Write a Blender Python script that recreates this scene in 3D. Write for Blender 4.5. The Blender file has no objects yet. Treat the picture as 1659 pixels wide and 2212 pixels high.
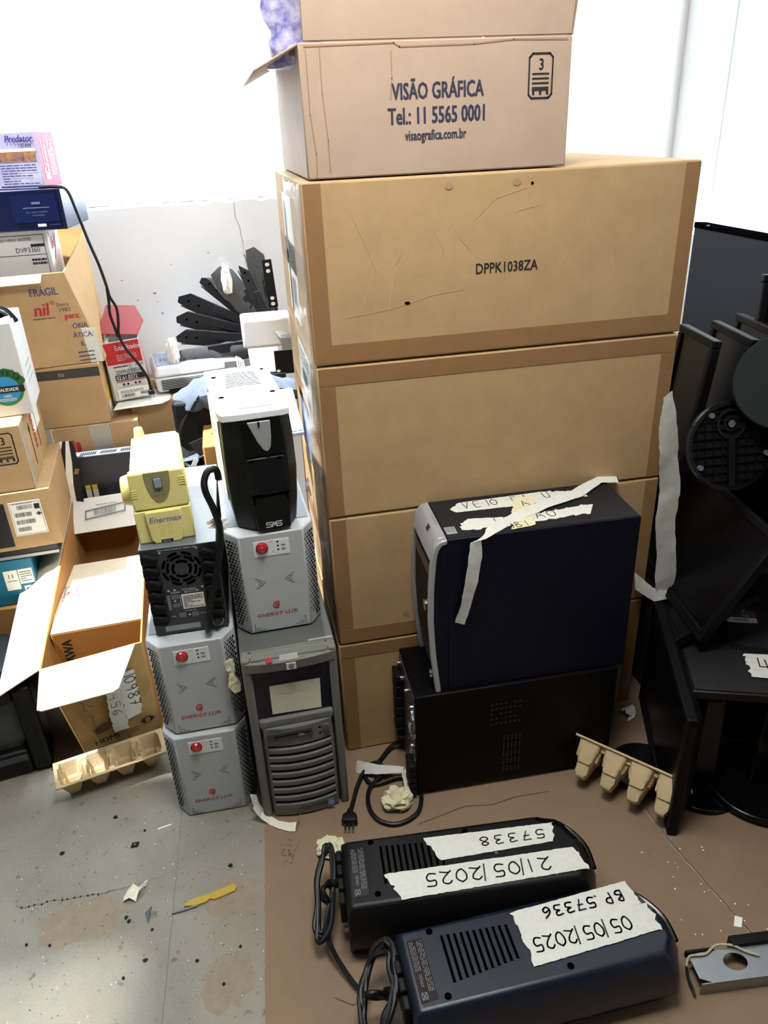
import bpy, bmesh, math, random
from mathutils import Vector, Matrix, Euler
random.seed(7)
SC = bpy.context.scene
COL = SC.collection
PI = math.pi
V = Vector

# ------------------------------------------------------------------ camera, light, exposure
cam_d = bpy.data.cameras.new('camera')
cam = bpy.data.objects.new('camera', cam_d)
COL.objects.link(cam)
PITCH, ROLL, YAW = 0.46987, -0.04654, 0.18119
fw = V((math.sin(YAW) * math.cos(PITCH), math.cos(YAW) * math.cos(PITCH), -math.sin(PITCH)))
rt = V((math.cos(YAW), -math.sin(YAW), 0))
up = rt.cross(fw)
r2 = rt * math.cos(ROLL) + up * math.sin(ROLL)
u2 = up * math.cos(ROLL) - rt * math.sin(ROLL)
cam.matrix_world = Matrix(((r2.x, u2.x, -fw.x, -0.14172), (r2.y, u2.y, -fw.y, -1.44319), (r2.z, u2.z, -fw.z, 1.41172), (0, 0, 0, 1)))
cam_d.sensor_fit = 'VERTICAL'
cam_d.sensor_height = 36.0
cam_d.lens = 1640.0 / 2212.0 * 36.0
cam_d.clip_start = 0.02
SC.camera = cam

SC.view_settings.view_transform = 'Standard'
SC.view_settings.look = 'None'
SC.view_settings.gamma = 1.0
SC.view_settings.use_curve_mapping = False
SC.view_settings.exposure = 0.0

world = bpy.data.worlds.new('sky')
SC.world = world
world.use_nodes = True
bg = world.node_tree.nodes['Background']
bg.inputs['Color'].default_value = (0.86, 0.94, 1.0, 1)
bg.inputs['Strength'].default_value = 11.0

sun_d = bpy.data.lights.new('sun', 'SUN')
sun_d.energy = 18
sun_d.angle = math.radians(1.6)
sun_d.color = (0.95, 0.98, 1.0)
sun = bpy.data.objects.new('sun', sun_d)
COL.objects.link(sun)
SUN_DIR = V((0.38, 0.06, -1.0))            # direction the sunlight travels
sun.rotation_euler = SUN_DIR.to_track_quat('-Z', 'Y').to_euler()

LAMP_AT, LAMP_W = V((0.06, -0.58, 2.25)), 21.0            # the ceiling lamp's panel
# ------------------------------------------------------------------ materials
def lin(c):
    if isinstance(c, str):
        c = [int(c[i:i + 2], 16) / 255 for i in (0, 2, 4)]
    return tuple(x / 12.92 if x <= 0.04045 else ((x + 0.055) / 1.055) ** 2.4 for x in c)

MATS = {}
def mat(name, col, rough=0.6, metal=0.0, var=0.0, scale=30.0, col2=None, bump=0.0, bscale=200.0, spec=0.5, stretch=None, alpha=1.0, coat=0.0):
    if name in MATS:
        return MATS[name]
    m = bpy.data.materials.new(name)
    m.use_nodes = True
    nt = m.node_tree
    b = nt.nodes['Principled BSDF']
    c1 = lin(col)
    b.inputs['Base Color'].default_value = (*c1, 1)
    b.inputs['Roughness'].default_value = rough
    b.inputs['Metallic'].default_value = metal
    b.inputs['Specular IOR Level'].default_value = spec
    b.inputs['Coat Weight'].default_value = coat
    b.inputs['Alpha'].default_value = alpha
    tc = None
    if var or bump:
        tc = nt.nodes.new('ShaderNodeTexCoord')
        src = tc.outputs['Object']
        if stretch:
            mp = nt.nodes.new('ShaderNodeMapping')
            mp.inputs['Scale'].default_value = stretch
            nt.links.new(src, mp.inputs['Vector'])
            src = mp.outputs['Vector']
    if var:
        n = nt.nodes.new('ShaderNodeTexNoise')
        n.inputs['Scale'].default_value = scale
        n.inputs['Detail'].default_value = 5
        n.inputs['Roughness'].default_value = 0.65
        nt.links.new(src, n.inputs['Vector'])
        r = nt.nodes.new('ShaderNodeValToRGB')
        r.color_ramp.elements[0].position = 0.32
        r.color_ramp.elements[1].position = 0.68
        c2 = lin(col2) if col2 else tuple(x * (1 - var) for x in c1)
        r.color_ramp.elements[0].color = (*c2, 1)
        r.color_ramp.elements[1].color = (*c1, 1)
        nt.links.new(n.outputs['Fac'], r.inputs['Fac'])
        nt.links.new(r.outputs['Color'], b.inputs['Base Color'])
    if bump:
        n2 = nt.nodes.new('ShaderNodeTexNoise')
        n2.inputs['Scale'].default_value = bscale
        n2.inputs['Detail'].default_value = 4
        nt.links.new(src, n2.inputs['Vector'])
        bp = nt.nodes.new('ShaderNodeBump')
        bp.inputs['Strength'].default_value = bump
        bp.inputs['Distance'].default_value = 0.002
        nt.links.new(n2.outputs['Fac'], bp.inputs['Height'])
        nt.links.new(bp.outputs['Normal'], b.inputs['Normal'])
    MATS[name] = m
    return m

def floor_material():
    m = bpy.data.materials.new('concrete_floor')
    m.use_nodes = True
    nt = m.node_tree
    b = nt.nodes['Principled BSDF']
    b.inputs['Roughness'].default_value = 0.62
    tc = nt.nodes.new('ShaderNodeTexCoord')
    def noise(sc, det, rough=0.6, dist=0.0):
        n = nt.nodes.new('ShaderNodeTexNoise')
        n.inputs['Scale'].default_value = sc
        n.inputs['Detail'].default_value = det
        n.inputs['Roughness'].default_value = rough
        n.inputs['Distortion'].default_value = dist
        nt.links.new(tc.outputs['Object'], n.inputs['Vector'])
        return n
    def ramp(src, p0, c0, p1, c1):
        r = nt.nodes.new('ShaderNodeValToRGB')
        r.color_ramp.elements[0].position = p0
        r.color_ramp.elements[1].position = p1
        r.color_ramp.elements[0].color = (*c0, 1)
        r.color_ramp.elements[1].color = (*c1, 1)
        nt.links.new(src, r.inputs['Fac'])
        return r
    def mix(fac, a, bb, blend='MIX'):
        x = nt.nodes.new('ShaderNodeMix')
        x.data_type = 'RGBA'
        x.blend_type = blend
        if isinstance(fac, float):
            x.inputs[0].default_value = fac
        else:
            nt.links.new(fac, x.inputs[0])
        nt.links.new(a, x.inputs[6])
        nt.links.new(bb, x.inputs[7])
        return x
    base = ramp(noise(4.0, 8, 0.62, 0.6).outputs['Fac'], 0.36, lin('706e64'), 0.66, lin('979488'))
    warm = ramp(noise(2.3, 4, 0.6).outputs['Fac'], 0.45, lin('8d8a7e'), 0.62, lin('99866f'))
    m1 = mix(0.55, base.outputs['Color'], warm.outputs['Color'])
    spots = ramp(noise(38, 3, 0.5).outputs['Fac'], 0.27, lin('5e5c55'), 0.36, (1, 1, 1))
    m2 = mix(0.55, m1.outputs[2], spots.outputs['Color'], 'MULTIPLY')
    fine = ramp(noise(260, 4, 0.7).outputs['Fac'], 0.3, (0.72, 0.72, 0.70), 0.7, (1.06, 1.06, 1.06))
    m3 = mix(0.7, m2.outputs[2], fine.outputs['Color'], 'MULTIPLY')
    nt.links.new(m3.outputs[2], b.inputs['Base Color'])
    bp = nt.nodes.new('ShaderNodeBump')
    bp.inputs['Strength'].default_value = 0.35
    bp.inputs['Distance'].default_value = 0.004
    nt.links.new(noise(60, 8, 0.7).outputs['Fac'], bp.inputs['Height'])
    nt.links.new(bp.outputs['Normal'], b.inputs['Normal'])
    return m

CARD = mat('kraft_cardboard', 'b8996f', 0.75, var=0.13, scale=14, bump=0.12, bscale=420, spec=0.25)
CARD_DK = mat('taped_cardboard', '94704a', 0.5, var=0.10, scale=22, bump=0.08, bscale=300, spec=0.4)
CARD_PINK = mat('greyed_cardboard', 'b29a86', 0.75, var=0.10, scale=9, bump=0.12, bscale=350, spec=0.25)
CARD_IN = mat('inner_cardboard', 'a87b4a', 0.8, var=0.12, scale=18, bump=0.15, bscale=250, spec=0.2)
CARD_OLD = mat('worn_cardboard', 'b5935f', 0.8, var=0.28, scale=16, bump=0.2, bscale=180, spec=0.2)
CARD_SUNLIT = mat('sunlit_cardboard', 'e6dac0', 0.8, var=0.08, scale=25, bump=0.12, bscale=260, spec=0.2)  # flap and lid cardboard, the glare of the sun put into its colour
SHEET = mat('flattened_cardboard', '86705a', 0.75, var=0.14, scale=5, bump=0.12, bscale=250, spec=0.3)
PULP = mat('moulded_pulp', 'cbb48c', 0.95, var=0.14, scale=30, bump=0.5, bscale=260, spec=0.1)
WHITE = mat('white_paint', 'e4e5e6', 0.6, var=0.03, scale=20)
WALL = mat('white_plaster', 'eff0f1', 0.75, var=0.05, scale=2.2, bump=0.15, bscale=60, spec=0.2)
PAPER = mat('white_paper', 'ecebe4', 0.8, var=0.04, scale=40, spec=0.2)
PAPER_OLD = mat('old_label_paper', 'dcd8c4', 0.8, var=0.06, scale=40, spec=0.2)
MASK = mat('masking_tape', 'd2d2c8', 0.7, var=0.10, scale=70, bump=0.25, bscale=120, spec=0.3)
MASK_Y = mat('yellowed_masking_tape', 'd8d2ae', 0.7, var=0.12, scale=60, bump=0.4, bscale=90, spec=0.3)
INK = mat('black_ink', '17181c', 0.6)
INK_BLUE = mat('dark_blue_ink', '2a2d44', 0.6)
INK_NAVY = mat('navy_print', '3a3f78', 0.6)
INK_RED = mat('red_print', 'b4232a', 0.6)
INK_GREY = mat('grey_print', '777a80', 0.6)
INK_WHITE = mat('white_print', 'd4d6d8', 0.6)
BLACK = mat('black_plastic', '08090b', 0.45, spec=0.3, var=0.10, scale=60, bump=0.12, bscale=900)
BLACK_M = mat('matte_black_plastic', '090a0b', 0.6, spec=0.25)
BLACK_G = mat('gloss_black', '060708', 0.22, spec=0.35)
NAVY = mat('navy_painted_steel', '04081a', 0.5, spec=0.2)
CHAR = mat('charcoal_painted_steel', '18191e', 0.55, spec=0.3, var=0.10, scale=40, bump=0.2, bscale=900)
UPS_SKY_SHEEN = mat('sky_sheen_black_plastic', '0a1626', 0.36, spec=0.5, bump=0.12, bscale=900)  # blue sheen of the reflected sky put into the base colour
RUBBER = mat('cable_rubber', '08080a', 0.45, spec=0.35)
HOLE = mat('hole_black', '030304', 0.9, spec=0.0)
LUX = mat('grey_painted_steel', 'b2b6b8', 0.42, var=0.05, scale=15, bump=0.1, bscale=900)
LUX_D = mat('dull_grey_steel', '6d7278', 0.4, metal=0.3, var=0.05, scale=15)
RED = mat('red_switch', 'b3101a', 0.22, coat=0.5)
PLATE = mat('switch_plate', 'dcdedf', 0.45)
TAUPE = mat('grey_green_plastic', '6c6d64', 0.6, spec=0.3, var=0.05, scale=60, bump=0.12, bscale=800)
TAUPE_D = mat('dark_grey_green', '2b2c29', 0.6)
SILVER = mat('silver_plastic', 'a9abad', 0.35, metal=0.35)
CHROME = mat('bright_metal', 'c4c6c8', 0.22, metal=1.0)
STEEL = mat('galvanised_steel', '9c9fa0', 0.4, metal=0.8, var=0.1, scale=30)
CREAM = mat('cream_plastic', 'eade8e', 0.55, var=0.04, scale=50, bump=0.08, bscale=800)
KHAKI = mat('khaki_panel', '8d865c', 0.55)
GREYBLUE = mat('grey_blue_button', '8d9ca4', 0.45)
PURPLE = mat('violet_print', '7b7fc0', 0.5)
PROJ_W = mat('projector_shell', 'd5d8da', 0.45)
PROJ_B = mat('projector_blue_grey', '8f9db0', 0.45)
FILM = mat('stretch_film', 'd8dadb', 0.15, bump=0.5, bscale=40, alpha=0.24, spec=0.8)
CLEAR = mat('clear_tape', 'd8d6cc', 0.2, alpha=0.45, bump=0.3, bscale=70, spec=0.7)
PLBAG = mat('clear_bag', 'c8ccd2', 0.12, alpha=0.14, bump=0.6, bscale=60, spec=0.8)
TEAL = mat('teal_carton', '17708f', 0.5, var=0.05, scale=20)
YELLOW = mat('yellow_label', 'd9b81a', 0.5)
FOAM = mat('mustard_foam', 'b89a3a', 0.8, var=0.1, scale=60)
SOOT = mat('soot_black_edge', '050506', 1.0, spec=0.0)
GLASS_DK = mat('dark_screen', '3d423e', 0.3, spec=0.4)
DENIM = mat('grey_fabric', '5a6472', 0.8, var=0.3, scale=90, bump=0.3, bscale=300)

# ------------------------------------------------------------------ mesh helpers
class Fr:                                     # a flat frame: origin, u, v, normal
    def __init__(s, O, U, W):
        s.O, s.U, s.W = V(O), V(U), V(W)
        s.N = s.U.cross(s.W)
    def p(s, u, v, n=0.0):
        return s.O + s.U * u + s.W * v + s.N * n

def front(y=0.0, z=0.0): return Fr((0, y, z), (1, 0, 0), (0, 0, 1))
def top(h, x=0.0, y=0.0): return Fr((x, y, h), (1, 0, 0), (0, 1, 0))
def right(w, y=0.0): return Fr((w, y, 0), (0, 1, 0), (0, 0, 1))
def left(x, d): return Fr((x, d, 0), (0, -1, 0), (0, 0, 1))

_font = {}
def text_mesh(s, res=2):
    k = s
    if k in _font:
        return _font[k]
    c = bpy.data.curves.new('t', 'FONT')
    c.body = s
    c.size = 1.0
    c.resolution_u = res
    o = bpy.data.objects.new('t', c)
    COL.objects.link(o)
    dg = bpy.context.evaluated_depsgraph_get()
    dg.update()
    me = o.evaluated_get(dg).to_mesh()
    vs = [v.co.copy() for v in me.vertices]
    fs = [tuple(p.vertices) for p in me.polygons]
    o.evaluated_get(dg).to_mesh_clear()
    bpy.data.objects.remove(o)
    bpy.data.curves.remove(c)
    _font[k] = (vs, fs)
    return _font[k]

G = {'0': [[(.5, 1), (.15, .8), (.1, .4), (.4, 0), (.8, .2), (.9, .7), (.5, 1)]],
     '1': [[(.5, 1), (.5, 0)]],
     '2': [[(.1, .8), (.4, 1), (.8, .85), (.7, .5), (.1, .02), (.3, .12), (.95, .0)]],
     '3': [[(.1, .95), (.7, 1), (.75, .7), (.35, .55), (.8, .4), (.7, .05), (.1, .05)]],
     '4': [[(.25, 1), (.15, .5), (.8, .5)], [(.7, .9), (.65, 0)]],
     '5': [[(.9, 1), (.25, 1), (.2, .6), (.7, .6), (.85, .3), (.6, .02), (.1, .1)]],
     '6': [[(.8, 1), (.3, .7), (.1, .3), (.4, 0), (.8, .2), (.65, .5), (.15, .3)]],
     '7': [[(.1, 1), (.85, 1), (.4, 0)], [(.2, .5), (.75, .5)]],
     '8': [[(.5, .55), (.15, .8), (.5, 1), (.8, .8), (.5, .55), (.1, .25), (.5, 0), (.9, .25), (.5, .55)]],
     '9': [[(.8, .7), (.4, .5), (.15, .8), (.5, 1), (.8, .75), (.7, 0)]],
     '/': [[(.6, 1.15), (.4, -.15)]], '.': [[(.45, .05), (.55, 0)]], '-': [[(.2, .5), (.8, .5)]],
     'V': [[(.1, 1), (.4, 0), (.85, 1)]], 'E': [[(.8, 1), (.2, 1), (.15, 0), (.8, 0)], [(.15, .5), (.7, .5)]],
     'I': [[(.5, 1), (.5, 0)]], 'O': [[(.5, 1), (.1, .6), (.3, 0), (.8, .1), (.9, .7), (.5, 1)]],
     'D': [[(.15, 1), (.15, 0), (.6, .1), (.85, .5), (.6, .95), (.15, 1)]], 'A': [[(.05, 0), (.45, 1), (.9, 0)], [(.2, .4), (.75, .4)]],
     'C': [[(.85, .9), (.4, 1), (.1, .5), (.4, 0), (.9, .1)]], 'B': [[(.15, 0), (.2, 1), (.7, .85), (.2, .5), (.8, .3), (.6, 0), (.15, 0)]],
     'P': [[(.2, 0), (.2, 1), (.8, .85), (.6, .5), (.2, .5)]], 'R': [[(.2, 0), (.2, 1), (.8, .8), (.25, .5), (.85, 0)]],
     'N': [[(.1, 0), (.15, 1), (.8, 0), (.85, 1)]], 'U': [[(.15, 1), (.15, .2), (.5, 0), (.85, .2), (.85, 1)]], ' ': []}

class MB:
    def __init__(s):
        s.v, s.f, s.m = [], [], []
    def add(s, verts, faces, m=0):
        o = len(s.v)
        s.v += [V(p) for p in verts]
        for f in faces:
            s.f.append(tuple(i + o for i in f))
            s.m.append(m)
        return s
    def hexa(s, p, m=0):                      # p: bottom 4 then top 4, counter-clockwise from above
        return s.add(p, [(3, 2, 1, 0), (4, 5, 6, 7), (0, 1, 5, 4), (1, 2, 6, 5), (2, 3, 7, 6), (3, 0, 4, 7)], m)
    def box(s, x0, y0, z0, x1, y1, z1, m=0):
        return s.hexa([(x0, y0, z0), (x1, y0, z0), (x1, y1, z0), (x0, y1, z0), (x0, y0, z1), (x1, y0, z1), (x1, y1, z1), (x0, y1, z1)], m)
    def quad(s, a, b, c, d, m=0):
        return s.add([a, b, c, d], [(0, 1, 2, 3)], m)
    def prism(s, pts, fr, n0, n1, m=0):       # polygon (counter-clockwise in u,v) extruded from n0 to n1
        k = len(pts)
        vs = [fr.p(u, v, n0) for u, v in pts] + [fr.p(u, v, n1) for u, v in pts]
        fs = [tuple(range(k - 1, -1, -1)), tuple(range(k, 2 * k))] + [(i, (i + 1) % k, k + (i + 1) % k, k + i) for i in range(k)]
        return s.add(vs, fs, m)
    def rect(s, fr, u0, v0, u1, v1, n0=0.0, n1=0.0006, m=0):
        return s.prism([(u0, v0), (u1, v0), (u1, v1), (u0, v1)], fr, n0, n1, m)
    def flat(s, pts, fr, n=0.0008, m=0):
        return s.add([fr.p(u, v, n) for u, v in pts], [tuple(range(len(pts)))], m)
    def frect(s, fr, u0, v0, u1, v1, n=0.0008, m=0):
        return s.flat([(u0, v0), (u1, v0), (u1, v1), (u0, v1)], fr, n, m)
    def disc(s, fr, u, v, r, n=0.0008, m=0, seg=14, rv=None):
        rv = rv or r
        return s.flat([(u + r * math.cos(2 * PI * i / seg), v + rv * math.sin(2 * PI * i / seg)) for i in range(seg)], fr, n, m)
    def cyl(s, fr, u, v, r, n0, n1, m=0, seg=20, r1=None, rv=None):
        r1 = r if r1 is None else r1
        q = 1.0 if rv is None else rv / r
        a = [fr.p(u + r * math.cos(2 * PI * i / seg), v + q * r * math.sin(2 * PI * i / seg), n0) for i in range(seg)]
        b = [fr.p(u + r1 * math.cos(2 * PI * i / seg), v + q * r1 * math.sin(2 * PI * i / seg), n1) for i in range(seg)]
        fs = [tuple(range(seg - 1, -1, -1)), tuple(range(seg, 2 * seg))] + [(i, (i + 1) % seg, seg + (i + 1) % seg, seg + i) for i in range(seg)]
        return s.add(a + b, fs, m)
    def ring(s, fr, u, v, r0, r1, n0, n1, a0=0.0, a1=2 * PI, m=0, seg=20):
        full = abs(a1 - a0) > 2 * PI - 1e-4
        k = seg if full else seg + 1
        vs = []
        for i in range(k):
            a = a0 + (a1 - a0) * i / seg
            c, q = math.cos(a), math.sin(a)
            vs += [fr.p(u + r0 * c, v + r0 * q, n0), fr.p(u + r1 * c, v + r1 * q, n0), fr.p(u + r1 * c, v + r1 * q, n1), fr.p(u + r0 * c, v + r0 * q, n1)]
        fs = []
        for i in range(seg):
            a, b = 4 * i, 4 * ((i + 1) % k)
            for j in range(4):
                fs.append((a + j, a + (j + 1) % 4, b + (j + 1) % 4, b + j))
        if not full:
            fs += [(3, 2, 1, 0), (4 * (k - 1), 4 * (k - 1) + 1, 4 * (k - 1) + 2, 4 * (k - 1) + 3)]
        return s.add(vs, fs, m)
    def tube(s, pts, r, seg=8, m=0, sub=5, closed=False, flat=1.0):
        pts = [V(p) for p in pts]
        if sub > 1 and len(pts) > 2:
            q = []
            n = len(pts)
            for i in range(n if closed else n - 1):
                g = lambda k: pts[k % n] if closed else pts[max(0, min(n - 1, k))]
                p0, p1, p2, p3 = g(i - 1), g(i), g(i + 1), g(i + 2)
                for j in range(sub):
                    t = j / sub
                    q.append(0.5 * ((2 * p1) + (p2 - p0) * t + (2 * p0 - 5 * p1 + 4 * p2 - p3) * t * t + (3 * p1 - p0 - 3 * p2 + p3) * t ** 3))
            if not closed:
                q.append(pts[-1])
            pts = q
        n = len(pts)
        ref = None
        vs = []
        for i in range(n):
            d = (pts[(i + 1) % n] - pts[i - 1]) if closed else (pts[min(n - 1, i + 1)] - pts[max(0, i - 1)])
            if d.length < 1e-9: d = V((0, 0, 1))
            d.normalize()
            if ref is None:
                ref = d.cross(V((0, 0, 1)))
                if ref.length < 0.05: ref = d.cross(V((0, 1, 0)))
            ref = (ref - d * ref.dot(d))
            ref.normalize()
            b = d.cross(ref)
            for k in range(seg):
                a = 2 * PI * k / seg
                vs.append(pts[i] + ref * (r * math.cos(a)) + b * (r * flat * math.sin(a)))
        fs = []
        for i in range(n if closed else n - 1):
            for k in range(seg):
                a, b2 = i * seg, ((i + 1) % n) * seg
                fs.append((a + k, b2 + k, b2 + (k + 1) % seg, a + (k + 1) % seg))
        if not closed:
            fs += [tuple(range(seg)), tuple((n - 1) * seg + k for k in range(seg - 1, -1, -1))]
        return s.add(vs, fs, m)
    def ribbon(s, pts, wdir, w, th=0.0005, m=0, sub=4, jit=0.0, seedv=1):
        """a strip of tape: centre line, per-point width direction, width"""
        rnd = random.Random(seedv)
        pts = [V(p) for p in pts]
        wd = [V(d).normalized() for d in (wdir if isinstance(wdir, list) else [wdir] * len(pts))]
        ww = w if isinstance(w, list) else [w] * len(pts)
        P, D, S = [], [], []
        n = len(pts)
        for i in range(n - 1):
            for j in range(sub):
                t = j / sub
                t2 = t * t * (3 - 2 * t) if False else t
                P.append(pts[i].lerp(pts[i + 1], t2)); D.append(wd[i].lerp(wd[i + 1], t2).normalized()); S.append(ww[i] + (ww[i + 1] - ww[i]) * t2)
        P.append(pts[-1]); D.append(wd[-1]); S.append(ww[-1])
        K = 5
        vs = []
        for i, (p, d, q) in enumerate(zip(P, D, S)):
            tang = (P[min(len(P) - 1, i + 1)] - P[max(0, i - 1)]).normalized()
            nn = tang.cross(d).normalized()
            for k in range(K):
                f = k / (K - 1) - 0.5
                e = rnd.uniform(-jit, jit)
                e2 = rnd.uniform(-jit, jit) * 0.6 if k in (0, K - 1) else 0
                vs.append(p + d * (q * f + e2) + nn * e)
        fs = []
        for i in range(len(P) - 1):
            for k in range(K - 1):
                a = i * K + k
                fs.append((a, a + 1, a + K + 1, a + K))
        o = len(vs)
        # give it thickness
        tn = []
        for i in range(len(P)):
            tang = (P[min(len(P) - 1, i + 1)] - P[max(0, i - 1)]).normalized()
            tn.append(tang.cross(D[i]).normalized())
        vs2 = [vs[i] - tn[i // K] * th for i in range(o)]
        fs2 = [tuple(reversed([x + o for x in f])) for f in fs]
        return s.add(vs + vs2, fs + fs2, m)
    def text(s, st, fr, u, v, size, m=0, n=0.001, xs=1.0, align='l', rot=0.0, bold=0.0, slant=0.0):
        vs, fs = text_mesh(st)
        if not vs: return s
        w = max(p.x for p in vs)
        o = {'l': 0, 'c': -w / 2, 'r': -w}[align]
        c, q = math.cos(rot), math.sin(rot)
        for off in ([0.0] if not bold else [-bold, 0.0, bold]):
            s.add([fr.p(u + c * (p.x + o + slant * p.y + off) * size * xs - q * p.y * size, v + q * (p.x + o + slant * p.y + off) * size * xs + c * p.y * size, n + off * 0.0003) for p in vs], fs, m)
        return s
    def stroke(s, pts, fr, w, m=0, n=0.001):
        for a, b in zip(pts[:-1], pts[1:]):
            d = V((b[0] - a[0], b[1] - a[1]))
            if d.length < 1e-7: continue
            d.normalize()
            e = d * (w * 0.4)
            q = V((-d.y, d.x)) * (w / 2)
            s.flat([(a[0] - e.x - q.x, a[1] - e.y - q.y), (b[0] + e.x - q.x, b[1] + e.y - q.y), (b[0] + e.x + q.x, b[1] + e.y + q.y), (a[0] - e.x + q.x, a[1] - e.y + q.y)], fr, n, m)
        return s
    def hand(s, st, fr, u, v, h, w, adv, m=0, n=0.0012, pen=0.0012, rot=0.0):
        c, q = math.cos(rot), math.sin(rot)
        x = 0.0
        for ch in st:
            for pl in G.get(ch, []):
                if len(pl) > 3:
                    q_ = []
                    for i in range(len(pl) - 1):
                        a0, a1, a2, a3 = pl[max(0, i - 1)], pl[i], pl[i + 1], pl[min(len(pl) - 1, i + 2)]
                        for j in range(4):
                            t = j / 4
                            q_.append(tuple(0.5 * (2 * a1[k] + (a2[k] - a0[k]) * t + (2 * a0[k] - 5 * a1[k] + 4 * a2[k] - a3[k]) * t * t + (3 * a1[k] - a0[k] - 3 * a2[k] + a3[k]) * t ** 3) for k in (0, 1)))
                    pl = q_ + [pl[-1]]
                s.stroke([(u + c * (x + a * w) - q * b * h, v + q * (x + a * w) + c * b * h) for a, b in pl], fr, pen, m, n)
            x += adv * (0.55 if ch in '1/.I' else 1.0)
        return s
    def barcode(s, fr, u0, v0, u1, v1, m=0, n=0.001, seedv=3, vert=False):
        rnd = random.Random(seedv)
        x = 0.0
        L = (v1 - v0) if vert else (u1 - u0)
        while x < L:
            w = L * rnd.choice((0.012, 0.02, 0.03))
            if vert: s.frect(fr, u0, v0 + x, u1, min(v1, v0 + x + w), n, m)
            else: s.frect(fr, u0 + x, v0, min(u1, u0 + x + w), v1, n, m)
            x += w + L * rnd.choice((0.012, 0.02, 0.03))
        return s
    def lines(s, fr, u0, v0, u1, v1, k, th, m=0, n=0.001, seedv=5, vert=False):
        """rows of unreadably small print"""
        rnd = random.Random(seedv)
        for i in range(k):
            t = (i + 0.5) / k
            if vert:
                x = u0 + (u1 - u0) * t
                y = v0
                while y < v1 - 1e-6:
                    L = (v1 - v0) * rnd.uniform(0.06, 0.2)
                    s.frect(fr, x - th / 2, y, x + th / 2, min(v1, y + L), n, m)
                    y += L + (v1 - v0) * 0.03
                    if rnd.random() < 0.08: break
            else:
                y = v1 + (v0 - v1) * t
                x = u0
                while x < u1 - 1e-6:
                    L = (u1 - u0) * rnd.uniform(0.06, 0.2)
                    s.frect(fr, x, y - th / 2, min(u1, x + L), y + th / 2, n, m)
                    x += L + (u1 - u0) * 0.03
                    if rnd.random() < 0.08: break
        return s
    def build(s, name, mats, parent=None, bevel=0.0, smooth=False, seg=2, sub=0, fix=True, angle=40):
        me = bpy.data.meshes.new(name)
        me.from_pydata([tuple(p) for p in s.v], [], s.f)
        mats = mats if isinstance(mats, (list, tuple)) else [mats]
        for m in mats: me.materials.append(m)
        for p, k in zip(me.polygons, s.m): p.material_index = k
        if fix:
            b = bmesh.new(); b.from_mesh(me)
            bmesh.ops.recalc_face_normals(b, faces=b.faces)
            b.to_mesh(me); b.free()
        me.update()
        o = bpy.data.objects.new(name, me)
        COL.objects.link(o)
        if parent: o.parent = parent
        if bevel:
            md = o.modifiers.new('bevel', 'BEVEL')
            md.width = bevel; md.segments = seg; md.limit_method = 'ANGLE'; md.angle_limit = math.radians(35)
        if sub:
            md = o.modifiers.new('sub', 'SUBSURF'); md.levels = sub; md.render_levels = sub
        if smooth or bevel or sub:
            me.shade_smooth()
            if not sub:
                try: me.set_sharp_from_angle(angle=math.radians(angle))
                except Exception: pass
        return o

def tag(o, label=None, cat=None, group=None, kind=None):
    if label: o['label'] = label
    if cat: o['category'] = cat
    if group: o['group'] = group
    if kind: o['kind'] = kind
    return o

def thing(name, label, cat, loc=(0, 0, 0), rz=0.0, group=None, rot=None, mtx=None):
    o = bpy.data.objects.new(name, None)
    o.empty_display_size = 0.05
    COL.objects.link(o)
    if mtx is not None: o.matrix_world = mtx
    else:
        o.location = loc
        o.rotation_euler = rot if rot else (0, 0, rz)
    return tag(o, label, cat, group)

def copy_tree(o, parent=None):
    c = o.copy(); COL.objects.link(c)
    if parent: c.parent = parent
    for ch in [x for x in bpy.data.objects if x.parent == o]:
        copy_tree(ch, c)
    return c

def struct(name, mb, m, **k):
    o = mb.build(name, m, **k); o['kind'] = 'structure'; return o

def basis(O, X, Y):                            # placement from an origin and two (near) perpendicular axes
    X = V(X).normalized(); Z = X.cross(V(Y)).normalized(); Y = Z.cross(X)
    return Matrix(((X.x, Y.x, Z.x, O[0]), (X.y, Y.y, Z.y, O[1]), (X.z, Y.z, Z.z, O[2]), (0, 0, 0, 1)))

def strip_decal(name, parent, fr, pts, m=None, n=0.0012, th=0.0006, jag=0.0025, seedv=2):
    """a torn piece of tape lying on a face: its outline, the short ends ragged"""
    rnd = random.Random(seedv)
    out = []
    k = len(pts)
    for i in range(k):
        a, b = V(pts[i]), V(pts[(i + 1) % k])
        L = (b - a).length
        q = max(2, int(L / 0.006))
        short = (i % 2 == 1)
        for j in range(q):
            p = a.lerp(b, j / q)
            e = jag if short else jag * 0.2
            out.append((p.x + rnd.uniform(-e, e), p.y + rnd.uniform(-e, e)))
    return MB().prism(out, fr, n - th, n, 0).build(name, m or MASK, parent)

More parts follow.
